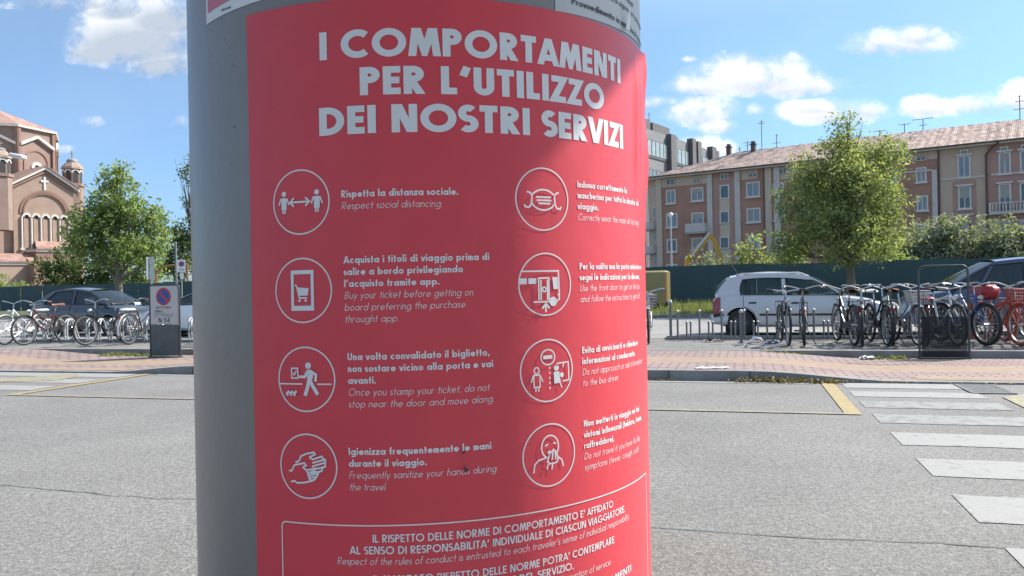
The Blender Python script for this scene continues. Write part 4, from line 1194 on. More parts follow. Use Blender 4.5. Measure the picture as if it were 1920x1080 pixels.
M_metal = mat('galvanised_metal', (.30, .31, .32), .45, .1, 8, metal=.6)
M_thin = mat('aerial_metal', (.20, .21, .22), .5, .1, 5)
def aerial(label, px, ybase, ytop, bars):
    p, t = onroof(px, 0); base = EH + ray(px, ybase)[2] * t; top = EH + ray(px, ytop)[2] * t
    base = min(base, EAV + 2.95)
    a = thing('tv_aerial', label, 'aerial', (p.x, p.y, base), TROT, 'aerials on the terrace roofs')
    m = MB(); H = top - base; m.tube([(0, 0, 0), (0, 0, H)], .05, 6); m.build('mast', M_thin, a)
    for (f, l, n) in bars:
        m = MB(); z = H * f; m.tube([(-l / 2, 0, z), (l / 2, 0, z)], .035, 5)
        for i in range(n): x = -l / 2 + l * (i + .5) / n; m.tube([(x, -.3, z), (x, .3, z)], .02, 4)
        m.build('antenna', M_thin, a)
aerial('tallest thin TV aerial left of the big tree', 1429, 287, 227, [(1.0, .5, 3), (.93, .9, 5)])
aerial('small cross shaped aerial between the two chimneys', 1402, 290, 265, [(.9, 1.1, 4), (.7, .6, 2)])
aerial('low spike aerial left of the cross shaped one', 1387, 290, 275, [(.7, .4, 2)])
aerial('thin aerial closest to the big tree on its left', 1457, 284, 252, [(.5, 1.0, 4), (.95, .3, 2)])
aerial('short angled aerial just right of the big tree', 1697, 254, 232, [(.95, 1.3, 4)])
aerial('wide T shaped aerial right of the big tree', 1732, 252, 223, [(1.0, 2.2, 7), (.6, .8, 3)])
aerial('pair of stub aerials on the tan house ridge', 1788, 248, 238, [(.9, .3, 2)])
aerial('very tall aerial mast at the right edge of the roofs', 1914, 229, 180, [(.5, 1.2, 4), (.8, .8, 3), (1, .3, 2)])
aerial('small leaning aerial peeping over the crown of the big tree', 1650, 260, 244, [(.9, 1.4, 4)])

# grey office block further back, seen at an angle
OA = at(1205, 400, 140); OB = at(1345, 400, 169); OA.z = OB.z = 0
OD = (OB - OA).normalized(); OROT = math.atan2(OD.y, OD.x); OL = (OB - OA).length
ob = thing('office_building', 'tall grey concrete and glass office block behind the brick apartments', 'building', OA, OROT)
M_off = mat('grey_cladding', (.20, .205, .21), .7, .1, .5); M_offd = mat('dark_cladding', (.115, .11, .115), .7, .12, .5); M_offg = mat('office_glass', (.16, .20, .21), .12, .4, .5, spec=.8, stretch=(2, 2, .15))
M_offl = mat('office_light_glass', (.32, .38, .37), .2, .2, .6)
HO = 29.0
m = MB(); m.box((OL / 2 - 8, 8.01, HO / 2), (OL + 16, 16, HO)); m.build('wall', M_off, ob)
bays = [(-15, -8), (-7, -1), (.3, 10.5), (13.3, 20.5), (25.6, 31)]
for (x0, x1) in bays:
    m = MB(); m.box(((x0 + x1) / 2, -.1, 11), (x1 - x0, .16, 22)); w = m.build('window', M_offd, ob)
    nn_ = max(3, int((x1 - x0) / 1.5)); st = (x1 - x0) / nn_
    m = MB()
    for i in range(nn_): m.box((x0 + st * (i + .5), -.22, 11.4), (st - .25, .08, 20.6))
    m.build('pane', M_offg, w)
    m = MB(); m.box(((x0 + x1) / 2, -.28, 18.2), (x1 - x0, .06, .35)); m.box(((x0 + x1) / 2, -.28, 12), (x1 - x0, .06, .35)); m.box(((x0 + x1) / 2, -.28, 6), (x1 - x0, .06, .35)); m.build('transom', M_offd, w)
    m = MB(); m.box(((x0 + x1) / 2, -.1, 25.6), (x1 - x0, .1, 3.2)); w = m.build('upper_window', M_offd, ob)
    m = MB()
    for i in range(nn_): m.box((x0 + st * (i + .5), -.18, 25.7), (st - .35, .08, 2.6))
    m.build('pane', M_offl, w)
for (x0, x1, h_) in ((-7.9, -7.1, HO + .3), (-.9, .2, HO + .3), (10.7, 13.1, HO + .2), (20.8, 22.6, HO + .8), (23.6, 25.4, HO + .6), (31.2, 33.5, HO + .6), (33.8, 35, HO)):
    m = MB(); m.box(((x0 + x1) / 2, -.3, h_ / 2), (x1 - x0, 1.2, h_)); m.build('pilaster', M_offd, ob)
for (x0, x1, h_) in ((.2, 7, 2.4), (8, 15.4, 2.2), (14.6, 19.5, 1.0), (-12, -2, 2)):
    m = MB(); m.box(((x0 + x1) / 2, 6, HO + h_ / 2), (x1 - x0, 9, h_)); m.build('roof_plant', M_offd, ob)
a = thing('tv_aerial', 'thin aerial on the grey office block roof', 'aerial', ob.matrix_basis @ Vector((16, 6, HO + 1)), OROT, 'aerials on the terrace roofs')
m = MB(); m.tube([(0, 0, 0), (0, 0, 5.0)], .07, 5); m.build('mast', M_thin, a)
m = MB(); m.tube([(-.7, 0, 4.6), (.7, 0, 4.6)], .05, 5); m.build('antenna', M_thin, a)
m = MB(); m.tube([(-.5, 0, 3.6), (.5, 0, 3.6)], .05, 5); m.build('antenna', M_thin, a)

# ---------------------------------------------------------------- church on the left
HA, HB = at(24, 343, 107.0), at(137, 355, 113.3); HA.z = HB.z = 0
HD = (HB - HA).normalized(); HN = Vector((HD.y, -HD.x, 0)); HROT = math.atan2(HD.y, HD.x)
def hc(px, py, o=0.0):
    r = ray(px, py); d = Vector((r[0], r[1], 0)); t = (HA + HN * o).dot(HN) / d.dot(HN)
    p = d * t; return ((p - HA).dot(HD), EH + r[2] * t)
M_chb = mat('church_brick', (.345, .25, .195), .9, .10, .7, detail=8)
M_drm = mat('drum_brick', (.27, .19, .16), .9, .12, .8, detail=8)
M_chd = mat('church_dark_brick', (.26, .16, .125), .9, .12, .8, detail=8)
M_chw = mat('church_white_stone', (.62, .58, .53), .8, .08, 1)
M_dark = mat('dark_opening', (.05, .045, .045), .8)
M_lead = mat('lead_roofing', (.25, .25, .24), .7, .15, 1)
M_rtile = tile_mat('red_roof_tiles', (.23, .125, .10), (.33, .20, .165), (.43, .30, .25), 1.2, 1.6)
chu = thing('church', 'brown brick church with octagonal drum and white arcaded gable at the left edge', 'church', HA, HROT)
apx, apz = hc(83, 320); GL = hc(24, 346); GR = hc(137, 356); ez = (GL[1] + GR[1]) / 2; sw = GR[0]
apx = sw / 2 + .1
m = MB()
pr = [(0, 0), (sw, 0), (sw, ez), (apx, apz), (0, ez)]
m.prism([loc(s, z, 0) for s, z in pr], [loc(s, z, -9) for s, z in pr]); m.build('gable_wall', M_chb, chu)
m = MB(); fbox(m, -16, -.02, 0, ez - .1, -9, -.6); m.build('side_wall', M_chb, chu)
m = MB(); fbox(m, -16, -.05, ez - .1, ez + .5, -9.2, -.3); m.build('white_cornice', M_chw, chu)
for (sa, za, sb_, zb_) in ((-.7, ez - .35, apx, apz + .12), (sw + .7, ez - .35, apx, apz + .12)):
    for (o0, o1, dz, th, mm_, nm) in ((-.1, .45, .02, .42, M_chw, 'raking_cornice'), (-.1, .25, -.45, .3, M_chd, 'corbel_band'), (-9, .6, .46, .14, M_rtile, 'gable_roof')):
        m = MB(); m.prism([loc(sa, za + dz, o1), loc(sb_, zb_ + dz, o1), loc(sb_, zb_ + dz, o0), loc(sa, za + dz, o0)], [loc(sa, za + dz + th, o1), loc(sb_, zb_ + dz + th, o1), loc(sb_, zb_ + dz + th, o0), loc(sa, za + dz + th, o0)])
        m.build(nm, mm_, chu)
def ringarch(cs, cz, r0, r1, o0, o1, a0=0, a1=180, n=18):
    m = MB()
    for i in range(n):
        g, h = R_(a0 + (a1 - a0) * i / n), R_(a0 + (a1 - a0) * (i + 1) / n)
        q = [(cs + r0 * math.cos(g), cz + r0 * math.sin(g)), (cs + r1 * math.cos(g), cz + r1 * math.sin(g)), (cs + r1 * math.cos(h), cz + r1 * math.sin(h)), (cs + r0 * math.cos(h), cz + r0 * math.sin(h))]
        m.prism([loc(s, z, o1) for s, z in q], [loc(s, z, o0) for s, z in q])
    return m
sc_, zc_ = hc(83, 402); ra = apx * .74
ringarch(apx, zc_, ra, ra + .32, -.05, .12).build('blind_arch', M_chd, chu)
ringarch(apx, zc_, ra - .25, ra - .06, -.05, .2).build('inner_arch', M_chd, chu)
m = MB(); s, z = hc(83, 342); fbox(m, apx - .14, apx + .14, z - 1.1, z + .75, -.02, .12); fbox(m, apx - .5, apx + .5, z + .0, z + .28, -.02, .121); m.build('wall_cross', M_chw, chu)
z0 = hc(83, 466)[1]
for i in range(5):
    s = apx + (i - 2) * 1.22; z1 = hc(83, 410)[1] + .1
    a = ringarch(s, z1, .3, .56, -.05, .22, n=12).build('arcade_arch', M_chw, chu)
    m = MB(); fbox(m, s - .3, s + .3, z1 - .2, z1 + .2, -.02, .04); m.build('opening', M_dark, a)
    m = MB(); fbox(m, s - .3, s + .3, z0, z1 - .2, -.02, .05); m.build('brick_panel', M_chb, a)
for i in range(6):
    s = apx + (i - 2.5) * 1.22; m = MB(); m.tube([loc(s, z0, .12), loc(s, z1, .12)], .13, 8); fbox(m, s - .24, s + .24, z0 - .3, z0 - .001, -.02, .3); m.build('arcade_column', M_chw, chu, True)
m = MB(); fbox(m, -.0, sw, z1 - .12, z1 + .12, -.02, .08)
# narrow arched window left of the gable
s, z = hc(13, 362, -.6); m = ringarch(s, z + 1.0, .5, 1.0, -.65, -.3, n=10); fbox(m, s - 1.0, s - .5, z - 2.0, z + 1.0, -.65, -.3); fbox(m, s + .5, s + 1.0, z - 2, z + 1.0, -.65, -.3); w = m.build('window', M_chw, chu)
m = MB(); fbox(m, s - .5, s + .5, z - 2.3, z + 1.3, -.62, -.57); m.build('pane', M_dark, w)
# low red roofs and porch
def leanto(p0, p1, ytop, yeave, ybase, o, wall_m, nm):
    a, zt = hc(p0, ytop); b, _ = hc(p1, ytop); ze = hc((p0 + p1) / 2, yeave, o)[1]; a2 = hc(p0, yeave, o)[0]; b2_ = hc(p1, yeave, o)[0]
    m = MB(); m.prism([loc(a2, ze, o + .3), loc(b2_, ze, o + .3), loc(b, zt, .01), loc(a, zt, .01)], [loc(a2, ze + .25, o + .3), loc(b2_, ze + .25, o + .3), loc(b, zt + .25, .01), loc(a, zt + .25, .01)]); r_ = m.build(nm + '_roof', M_rtile, chu)
    m = MB(); fbox(m, min(a, a2) + .1, b2_ - .1, 0, ze - .3, .02, o); m.build(nm + '_wall', wall_m, chu)
    m = MB(); fbox(m, min(a, a2), b2_, ze - .3, ze - .02, .02, o + .15); m.build(nm + '_eaves', M_chw, chu)
leanto(-60, 62, 477, 492, 530, 5.0, M_chb, 'aisle'); leanto(66, 128, 455, 468, 530, 3.0, M_chd, 'chapel')
m = MB(); s0_, z_ = hc(64, 494, 7); s1_ = hc(92, 494, 7)[0]; fbox(m, s0_, s1_, 0, z_, .02, 7); m.build('porch', M_chd, chu)
m = MB(); s0_, z_ = hc(92.5, 488, 7); s1_ = hc(98, 494, 7)[0]; fbox(m, s0_, s1_, 0, z_, 3.02, 7); m.build('porch_pillar', M_chw, chu)

# drum: octagon behind the gable (world coordinates brought into the church frame)
inv = Matrix.Rotation(-HROT, 3, 'Z')
def wl(p): return inv @ (Vector(p) - HA)
DCn = at(2.4, 540, 120); RD = 99 / F * 120 * 1.0
topz = at(40, 235, 114)[2]; apexz = at(2.4, 206, 120)[2]
vd = math.atan2(-DCn.y, -DCn.x)                     # direction towards the camera
def ov(i, r): a = vd + R_(16.9 + 45 * i); return Vector((DCn.x + r * math.cos(a), DCn.y + r * math.sin(a), 0))
m = MB()
lo8 = [wl((*ov(i, RD).xy, 12)) for i in range(8)]; hi8 = [wl((*ov(i, RD).xy, topz)) for i in range(8)]
m.prism(lo8, hi8); m.build('drum', M_drm, chu)
e8 = [wl((*ov(i, RD + .5).xy, topz)) for i in range(8)]; f8 = [p + Vector((0, 0, .3)) for p in e8]
m = MB(); m.prism(e8, f8); m.build('drum_cornice', M_chw, chu)
m = MB(); g8 = [p + Vector((0, 0, .02)) for p in f8]; ap = wl((DCn.x, DCn.y, apexz))
m.add(g8 + [ap], [(i, (i + 1) % 8, 8) for i in range(8)]); m.build('drum_roof', M_rtile, chu)
m = MB(); m.tube([ap, ap + Vector((0, 0, 1.6)), ap + Vector((0, 0, 2.7))], [.35, .12, .05], 6); m.build('finial', M_lead, chu)
m = MB(); m.box(ap + Vector((0, 0, 2.2)), (.7, .1, .1)); m.lathe([(0, -.3), (.3, 0), (0, .3)], 8, ap + Vector((0, 0, 1.2))); m.build('finial_cross', M_lead, chu)
for i in range(-2, 3):
    a, b = ov(i, RD), ov(i + 1, RD); mid = (a + b) / 2; d = (b - a).normalized(); n_ = (mid - DCn); n_.z = 0; n_.normalize(); L2 = (b - a).length
    def dp(x, z, o, mid=mid, d=d, n_=n_): q = mid + d * x + n_ * o; return wl((q.x, q.y, z))
    def dbox(m, x0, x1, z0, z1, o0, o1): m.prism([dp(x0, z0, o0), dp(x1, z0, o0), dp(x1, z0, o1), dp(x0, z0, o1)], [dp(x0, z1, o0), dp(x1, z1, o0), dp(x1, z1, o1), dp(x0, z1, o1)])
    hw_ = L2 / 2; zt = topz
    for sgn in (-1, 1):
        m = MB(); m.prism([dp(sgn * hw_ * .92, zt - 2.6, 0), dp(0, zt - 1.2, 0), dp(0, zt - 1.2, .5), dp(sgn * hw_ * .92, zt - 2.6, .5)], [dp(sgn * hw_ * .92, zt - 2.2, 0), dp(0, zt - .8, 0), dp(0, zt - .8, .5), dp(sgn * hw_ * .92, zt - 2.2, .5)]); m.build('drum_gable', M_chw, chu)
        m = MB(); dbox(m, sgn * hw_ * .97 - .3, sgn * hw_ * .97 + .3, 12, zt - .02, -.1, .3); m.build('drum_pilaster', M_chd, chu)
    m = MB(); zc = zt - 5.0
    for j in range(10):
        g, h = PI * j / 10, PI * (j + 1) / 10
        q = [(1.9 * math.cos(g), 1.9 * math.sin(g)), (2.15 * math.cos(g), 2.15 * math.sin(g)), (2.15 * math.cos(h), 2.15 * math.sin(h)), (1.9 * math.cos(h), 1.9 * math.sin(h))]
        m.prism([dp(x, zc + z, .12) for x, z in q], [dp(x, zc + z, -.05) for x, z in q])
    dbox(m, -2.15, -1.9, zc - 4, zc, -.05, .12); dbox(m, 1.9, 2.15, zc - 4, zc, -.05, .12); m.build('drum_arch', M_chd, chu)
    m = MB()
    for j in range(8):
        g, h = PI * j / 8, PI * (j + 1) / 8
        q = [(.5 * math.cos(g), .5 * math.sin(g)), (.95 * math.cos(g), .95 * math.sin(g)), (.95 * math.cos(h), .95 * math.sin(h)), (.5 * math.cos(h), .5 * math.sin(h))]
        m.prism([dp(x, zc - .6 + z, .2) for x, z in q], [dp(x, zc - .6 + z, -.05) for x, z in q])
    dbox(m, -.8, -.5, zc - 2.6, zc - .6, -.05, .2); dbox(m, .5, .8, zc - 2.6, zc - .6, -.05, .2); dbox(m, -.8, .8, zc - 2.8, zc - 2.6, -.05, .2); w = m.build('window', M_chw, chu)
    m = MB(); dbox(m, -.5, .5, zc - 2.6, zc - .2, -.05, .05); m.build('pane', M_dark, w)
    m = MB(); dbox(m, -hw_ * .95, hw_ * .95, zc - 4.3, zc - 4.0, -.05, .35); m.build('drum_string', M_chw, chu)


def turret(px, Y, wpx, ycross, ydome, ybel, ybase, zlow=0):
    c = at(px, 540, Y); w = wpx * Y / F / 2; k = lambda y: EH + ray(px, y)[2] * Y
    o = wl((c.x, c.y, 0)); zt, zb_, zl = k(ydome), k(ybel), k(ybase)
    m = MB(); m.lathe([(w, zlow), (w, zl), (w * 1.12, zl), (w * 1.12, zl + .4), (w * .86, zl + .4), (w * .86, zb_)], 8, o, a0=.3, a1=.3 + 2 * PI); t_ = m.build('turret', M_drm, chu)
    m = MB(); m.lathe([(w * .86, zb_), (w * 1.02, zb_), (w * .98, zb_ + .3), (w * .62, zb_ + .9), (w * .5, zb_ + 1.0)], 8, o, a0=.3, a1=.3 + 2 * PI); m.build('turret_cornice', M_chb, t_)
    hd = zt - zb_ - 1.0
    m = MB(); m.lathe([(w * .5, zb_ + 1.0), (w * .52, zb_ + 1.0 + hd * .3)] + [(w * .52 * math.cos(R_(a)), zb_ + 1.0 + hd * .3 + hd * .7 * math.sin(R_(a))) for a in range(15, 91, 15)], 16, o); m.build('dome', M_lead, t_, True)
    m = MB(); zc = k(ycross); m.tube([o + Vector((0, 0, zt - .1)), o + Vector((0, 0, zc))], .09, 6); m.box(o + Vector((0, 0, zc - .4)), (.7, .1, .12)); m.build('cross', M_lead, t_)
    for i in range(8):
        a = .3 + R_(45 * i + 22.5); n_ = Vector((math.cos(a), math.sin(a), 0)); d = Vector((-n_.y, n_.x, 0)); ap_ = w * .86 * math.cos(R_(22.5))
        f_ = lambda x, z, off: o + n_ * (ap_ + off) + d * x + Vector((0, 0, z))
        ww = w * .24; h0_, h1_ = zl + .5, zb_ - .5
        m = MB(); m.prism([f_(-ww, h0_, .03), f_(ww, h0_, .03), f_(ww, h1_, .03), f_(0, h1_ + .3, .03), f_(-ww, h1_, .03)], [f_(-ww, h0_, -.1), f_(ww, h0_, -.1), f_(ww, h1_, -.1), f_(0, h1_ + .3, -.1), f_(-ww, h1_, -.1)]); op = m.build('opening', M_dark, t_)
        m = MB()
        for j in range(6):
            g, h = PI * j / 6, PI * (j + 1) / 6; r0, r1 = ww * 1.0, ww * 1.5
            q = [(r0 * math.cos(g), r0 * math.sin(g)), (r1 * math.cos(g), r1 * math.sin(g)), (r1 * math.cos(h), r1 * math.sin(h)), (r0 * math.cos(h), r0 * math.sin(h))]
            m.prism([f_(x, h1_ - .1 + z, .12) for x, z in q], [f_(x, h1_ - .1 + z, -.02) for x, z in q])
        m.build('arch_trim', M_chw, op)
turret(140, 117, 38, 283, 297, 318, 350)
turret(4, 104, 40, 262, 276, 297, 332, 10)

# ---------------------------------------------------------------- bicycles
M_tyre = mat('tyre_rubber', (.025, .025, .025), .85, .2, 12)
M_rim = mat('bright_rim', (.42, .42, .42), .35, .1, 5, metal=.8)
M_chrome = mat('chrome', (.5, .5, .5), .25, .05, 5, metal=.9)
M_black = mat('black_paint', (.032, .032, .034), .35, .1, 5)
M_blackp = mat('black_plastic', (.03, .03, .03), .6, .15, 8)
PAINT = {'black': M_black, 'red': mat('dark_red_paint', (.11, .03, .026), .4), 'silver': mat('silver_paint', (.38, .38, .38), .35, metal=.4), 'white': mat('white_paint', (.68, .68, .66), .4),
         'blue': mat('blue_paint', (.03, .09, .28), .35), 'orange': mat('orange_red_paint', (.36, .065, .035), .4), 'green': mat('green_paint', (.04, .12, .08), .4), 'grey': mat('grey_paint', (.12, .125, .13), .4), 'brown': mat('brown_leather', (.22, .10, .05), .6), 'tan': mat('tan_saddle', (.33, .26, .2), .7), 'redp': mat('red_plastic', (.34, .028, .032), .45), 'wicker': mat('wicker', (.34, .20, .10), .8, .25, 30)}
WHEELS = {}


def wheel(par, x, key=('black', 'thin'), r=.335, name='wheel', rot=0.0):
    if (key, r) not in WHEELS:
        tr_ = .022 if key[1] == 'thin' else .03
        m = MB()
        for i in range(18):
            a = 2 * PI * i / 18; b = a + (.35 if i % 2 else -.35); y = .03 * (1 if (i // 2) % 2 else -1)
            m.tube([(.02 * math.cos(b), y, .02 * math.sin(b)), ((r - tr_ * 1.7) * math.cos(a), 0, (r - tr_ * 1.7) * math.sin(a))], .0028, 3, caps=False)
        m.tube([(0, -.05, 0), (0, .05, 0)], .022, 8)
        a = m.build('spokes', M_chrome); ma = a.data; bpy.data.objects.remove(a)
        m = MB(); m.tube([((r - tr_) * math.cos(g), 0, (r - tr_) * math.sin(g)) for g in [2 * PI * i / 30 for i in range(30)]], tr_, 7, closed=True)
        b = m.build('tyre', PAINT[key[0]] if key[0] != 'black' else M_tyre, None, True); mb_ = b.data; bpy.data.objects.remove(b)
        rr2 = r - tr_ * 1.75
        m = MB(); m.lathe([(rr2 - .014, -.012), (rr2 + .006, -.013), (rr2 + .006, .013), (rr2 - .014, .012)], 30, (0, 0, 0), 'y', close=True)
        c = m.build('rim', M_rim, None, True); mc = c.data; bpy.data.objects.remove(c)
        WHEELS[(key, r)] = (ma, mb_, mc)
    ma, mb_, mc = WHEELS[(key, r)]
    w = linkdata(name, ma, par, (x, 0, r), (0, rot, 0)); linkdata('tyre', mb_, w); linkdata('rim', mc, w)
    return w


def curve(p0, p1, p2, n=8): return [Vector(p0) * (1 - t) ** 2 + Vector(p1) * 2 * t * (1 - t) + Vector(p2) * t * t for t in [i / n for i in range(n + 1)]]


def bicycle(label, u, v, yaw=0.0, paint='black', style='step', bars='city', saddle='black', basket=None, face=1, guards='black', tyre='black', fat=False, seat_pad=None, box=None, light=True, steer=0.0, tiltx=0.0, rear_box=None):
    z0 = .134 if v > 3.17 else hk(u) + .002
    t = thing('bicycle', label, 'bicycle', W(u, v, z0), KROT + PI / 2 * face + R_(yaw), 'bicycles in the pavement racks')
    t.rotation_euler.x = R_(tiltx)
    r = .335; P = PAINT[paint]; key = (tyre, 'fat' if fat else 'thin')
    wheel(t, -.52, key, r, rot=u); BB = (-.08, 0, .28); ST = (-.24, 0, .74); HB, HT = (.36, 0, .58), (.31, 0, .80)
    m = MB(); q = .017
    if style == 'step':
        m.tube(curve(HB, (.12, 0, .34), BB), q * 1.25, 7); m.tube(curve(HT, (.05, 0, .52), (-.15, 0, .46)), q, 7)
    else:
        m.tube([HB, BB], q * 1.2, 7); m.tube([HT, (-.225, 0, .70)], q, 7)
    m.tube([BB, ST], q, 7); m.tube([HB, HT], q * 1.25, 7)
    for s in (-1, 1):
        m.tube([(-.08, .03 * s, .28), (-.52, .06 * s, r)], .009, 5); m.tube([(-.215, .015 * s, .66), (-.52, .06 * s, r)], .008, 5)
    m.build('frame', P, t, True)
    st = bpy.data.objects.new('front_fork', None)
    m = MB(); ca, sa = math.cos(R_(steer)), math.sin(R_(steer))
    fx = .56
    for s in (-1, 1): m.tube([(.365, .05 * s, .57), (.47, .055 * s, .46), (fx, .055 * s, r)], [.013, .012, .008], 6)
    m.tube([(.365, -.05, .57), (.365, .05, .57)], .014, 6)
    fk = m.build('fork', P, t, True)
    fw = wheel(t, fx, key, r, rot=u * 2)
    m = MB(); z = .96 if bars == 'city' else .93
    m.tube([HT, (.29, 0, z - .03)], .012, 6)
    if bars == 'city':
        L_ = curve((.29, 0, z - .03), (.36, .22, z + .05), (.30, .29, z + .04)) + curve((.30, .29, z + .04), (.22, .31, z + .02), (.12, .30, z))[1:]
    else: L_ = [Vector((.30, 0, z - .02)), Vector((.33, .12, z)), Vector((.30, .31, z + .02))]
    m.tube(L_, .011, 6); m.tube([Vector((p.x, -p.y, p.z)) for p in L_], .011, 6); hb = m.build('handlebar', M_chrome, t, True)
    for s in (-1, 1):
        e = L_[-1]; d = (L_[-1] - L_[-2]).normalized(); m = MB(); m.tube([Vector((e.x, e.y * s, e.z)) - Vector((d.x, d.y * s, d.z)) * .10, Vector((e.x, e.y * s, e.z)) + Vector((d.x, d.y * s, d.z)) * .01], .017, 7); m.build('grip', M_blackp if saddle != 'brown' else PAINT['brown'], hb, True)
    m = MB(); m.tube([ST, (-.285, 0, .87)], .012, 6); m.build('seat_post', M_chrome, t, True)
    m = MB()
    def sf(a, b):
        x = -.44 + .29 * a; wd = .105 * (1 - sstep(.25, .95, a) * .78); y = (b * 2 - 1) * wd
        return (x, y, .915 + .012 * (1 - a) - .03 * (abs(b * 2 - 1) ** 2.2) - .02 * math.sin(PI * a) * .4)
    m.grid(sf, 8, 6); m.grid(lambda a, b: (sf(a, b)[0], sf(a, b)[1] * .9, .865), 8, 6, True)
    for e_ in (0, 1): m.grid(lambda a, b, e_=e_: (sf(a, e_)[0], sf(a, e_)[1] * (1 - .1 * b), sf(a, e_)[2] * (1 - b) + .865 * b), 8, 1, e_ == 0)
    m.build('saddle', PAINT.get(saddle, M_blackp) if saddle != 'black' else M_blackp, t, True)
    m = MB(); m.lathe([(.02, .045), (.085, .045), (.09, .04), (.085, .035), (.02, .035)], 16, (-.08, 0, .28), 'y')
    a_ = R_(35 + u * 40)
    m.tube([(-.08, .065, .28), (-.08 + .17 * math.cos(a_), .07, .28 + .17 * math.sin(a_))], .009, 5); m.tube([(-.08, -.065, .28), (-.08 - .17 * math.cos(a_), -.07, .28 - .17 * math.sin(a_))], .009, 5); m.tube([(-.08, -.07, .28), (-.08, .07, .28)], .014, 6)
    ck = m.build('crankset', M_chrome, t)
    for s in (-1, 1): m = MB(); m.box((-.08 + s * .17 * math.cos(a_), s * .115, .28 + s * .17 * math.sin(a_)), (.09, .08, .025)); m.build('pedal', M_blackp, ck)
    m = MB(); m.tube([(-.5, .045, r + .04), (-.1, .045, .36)], .006, 4); m.tube([(-.5, .045, r - .04), (-.1, .045, .2)], .006, 4); m.build('chain', M_blackp, t)
    if style == 'step': m = MB(); m.bbox((-.27, .058, .335), (.46, .012, .11), .01, Matrix.Rotation(.1, 3, 'Y')); m.build('chain_guard', PAINT.get(guards, M_black), t)
    if guards:
        g_ = PAINT[guards]
        for (cx, a0, a1) in ((-.52, 10, 200), (fx, 60, 190)):
            m = MB(); rr3 = r + .022
            def mf(a, b, cx=cx, a0=a0, a1=a1): g = R_(a0 + (a1 - a0) * a); y = (b * 2 - 1) * .028; k = rr3 - .012 * (b * 2 - 1) ** 2; return (cx + k * math.cos(g), y, r + k * math.sin(g))
            m.grid(mf, 16, 4); m.build('mudguard', g_, t, True)
        m = MB()
        for s in (-1, 1): m.tube([(-.26, .055 * s, .72), (-.80, .06 * s, .73)], .006, 5); m.tube([(-.7, .06 * s, .73), (-.52, .06 * s, r)], .005, 4)
        for i in range(5): m.tube([(-.34 - .11 * i, -.06, .73), (-.34 - .11 * i, .06, .73)], .005, 4)
        m.build('rear_rack', M_blackp, t)
    if basket:
        m = MB(); bx, bz, bw, bh, bd = .54, .68, .32, .21, .24
        for k_ in range(5):
            zz = bz + bh * k_ / 4; f = .85 + .15 * k_ / 4
            m.tube([(bx - bd / 2 * f, -bw / 2 * f, zz), (bx + bd / 2 * f, -bw / 2 * f, zz), (bx + bd / 2 * f, bw / 2 * f, zz), (bx - bd / 2 * f, bw / 2 * f, zz)], .006 if k_ < 4 else .011, 4, closed=True)
        for i in range(9):
            y = -1 + 2 * i / 8
            for sx in (-1, 1): m.tube([(bx + sx * bd / 2 * .85, y * bw / 2 * .85, bz), (bx + sx * bd / 2, y * bw / 2, bz + bh)], .006, 3)
            if i < 7:
                x = -1 + 2 * i / 6
                for sy in (-1, 1): m.tube([(bx + x * bd / 2 * .85, sy * bw / 2 * .85, bz), (bx + x * bd / 2, sy * bw / 2, bz + bh)], .006, 3)
            m.tube([(bx - bd / 2 * .85, y * bw / 2 * .85, bz), (bx + bd / 2 * .85, y * bw / 2 * .85, bz)], .005, 3)
        if basket in ('wicker',):
            for (x0, y0, sx, sy) in ((bx + bd * .46, 0, .012, bw * .92), (bx - bd * .46, 0, .012, bw * .92), (bx, bw * .46, bd * .9, .012), (bx, -bw * .46, bd * .9, .012)): m.box((x0, y0, bz + bh * .48), (sx, sy, bh * .86))
        m.build('basket', PAINT.get(basket, M_blackp), t)
        m = MB(); m.tube([(.33, 0, .82), (.48, 0, .76)], .012, 5); m.build('basket_bracket', M_blackp, t)
    if light: m = MB(); m.lathe([(0, -.04), (.03, -.03), (.042, .03), (.036, .045), (0, .05)], 10, (.43, 0, .76), 'x'); m.build('headlight', M_chrome, t, True)
    m = MB(); m.box((-.815, 0, .60), (.02, .05, .05)); m.build('rear_reflector', PAINT['redp'], t)
    m = MB(); m.tube([(-.2, -.05, .27), (-.26, -.19, .01)], .009, 5); m.build('kickstand', M_blackp, t)
    if seat_pad: m = MB(); m.bbox((-.55, 0, .76), (.34, .2, .06), .03); m.build('rack_cushion', PAINT[seat_pad], t, True)
    if rear_box:
        m = MB()
        def bag(a, b):
            g, p = 2 * PI * a, PI * (b - .5); d = Vector((math.cos(p) * math.cos(g), math.cos(p) * math.sin(g), math.sin(p)))
            k_ = 1 + .22 * noise.noise(d * 2.3 + Vector((u, 1, 2)))
            sq = lambda q: math.copysign(abs(q) ** .6, q)
            return (-.54 + .24 * sq(d.x) * k_, .15 * sq(d.y) * k_, .85 + .12 * sq(d.z) * k_)
        m.grid(bag, 18, 10); m.build('luggage_bag', PAINT[rear_box], t, True)
    return t


B = bicycle
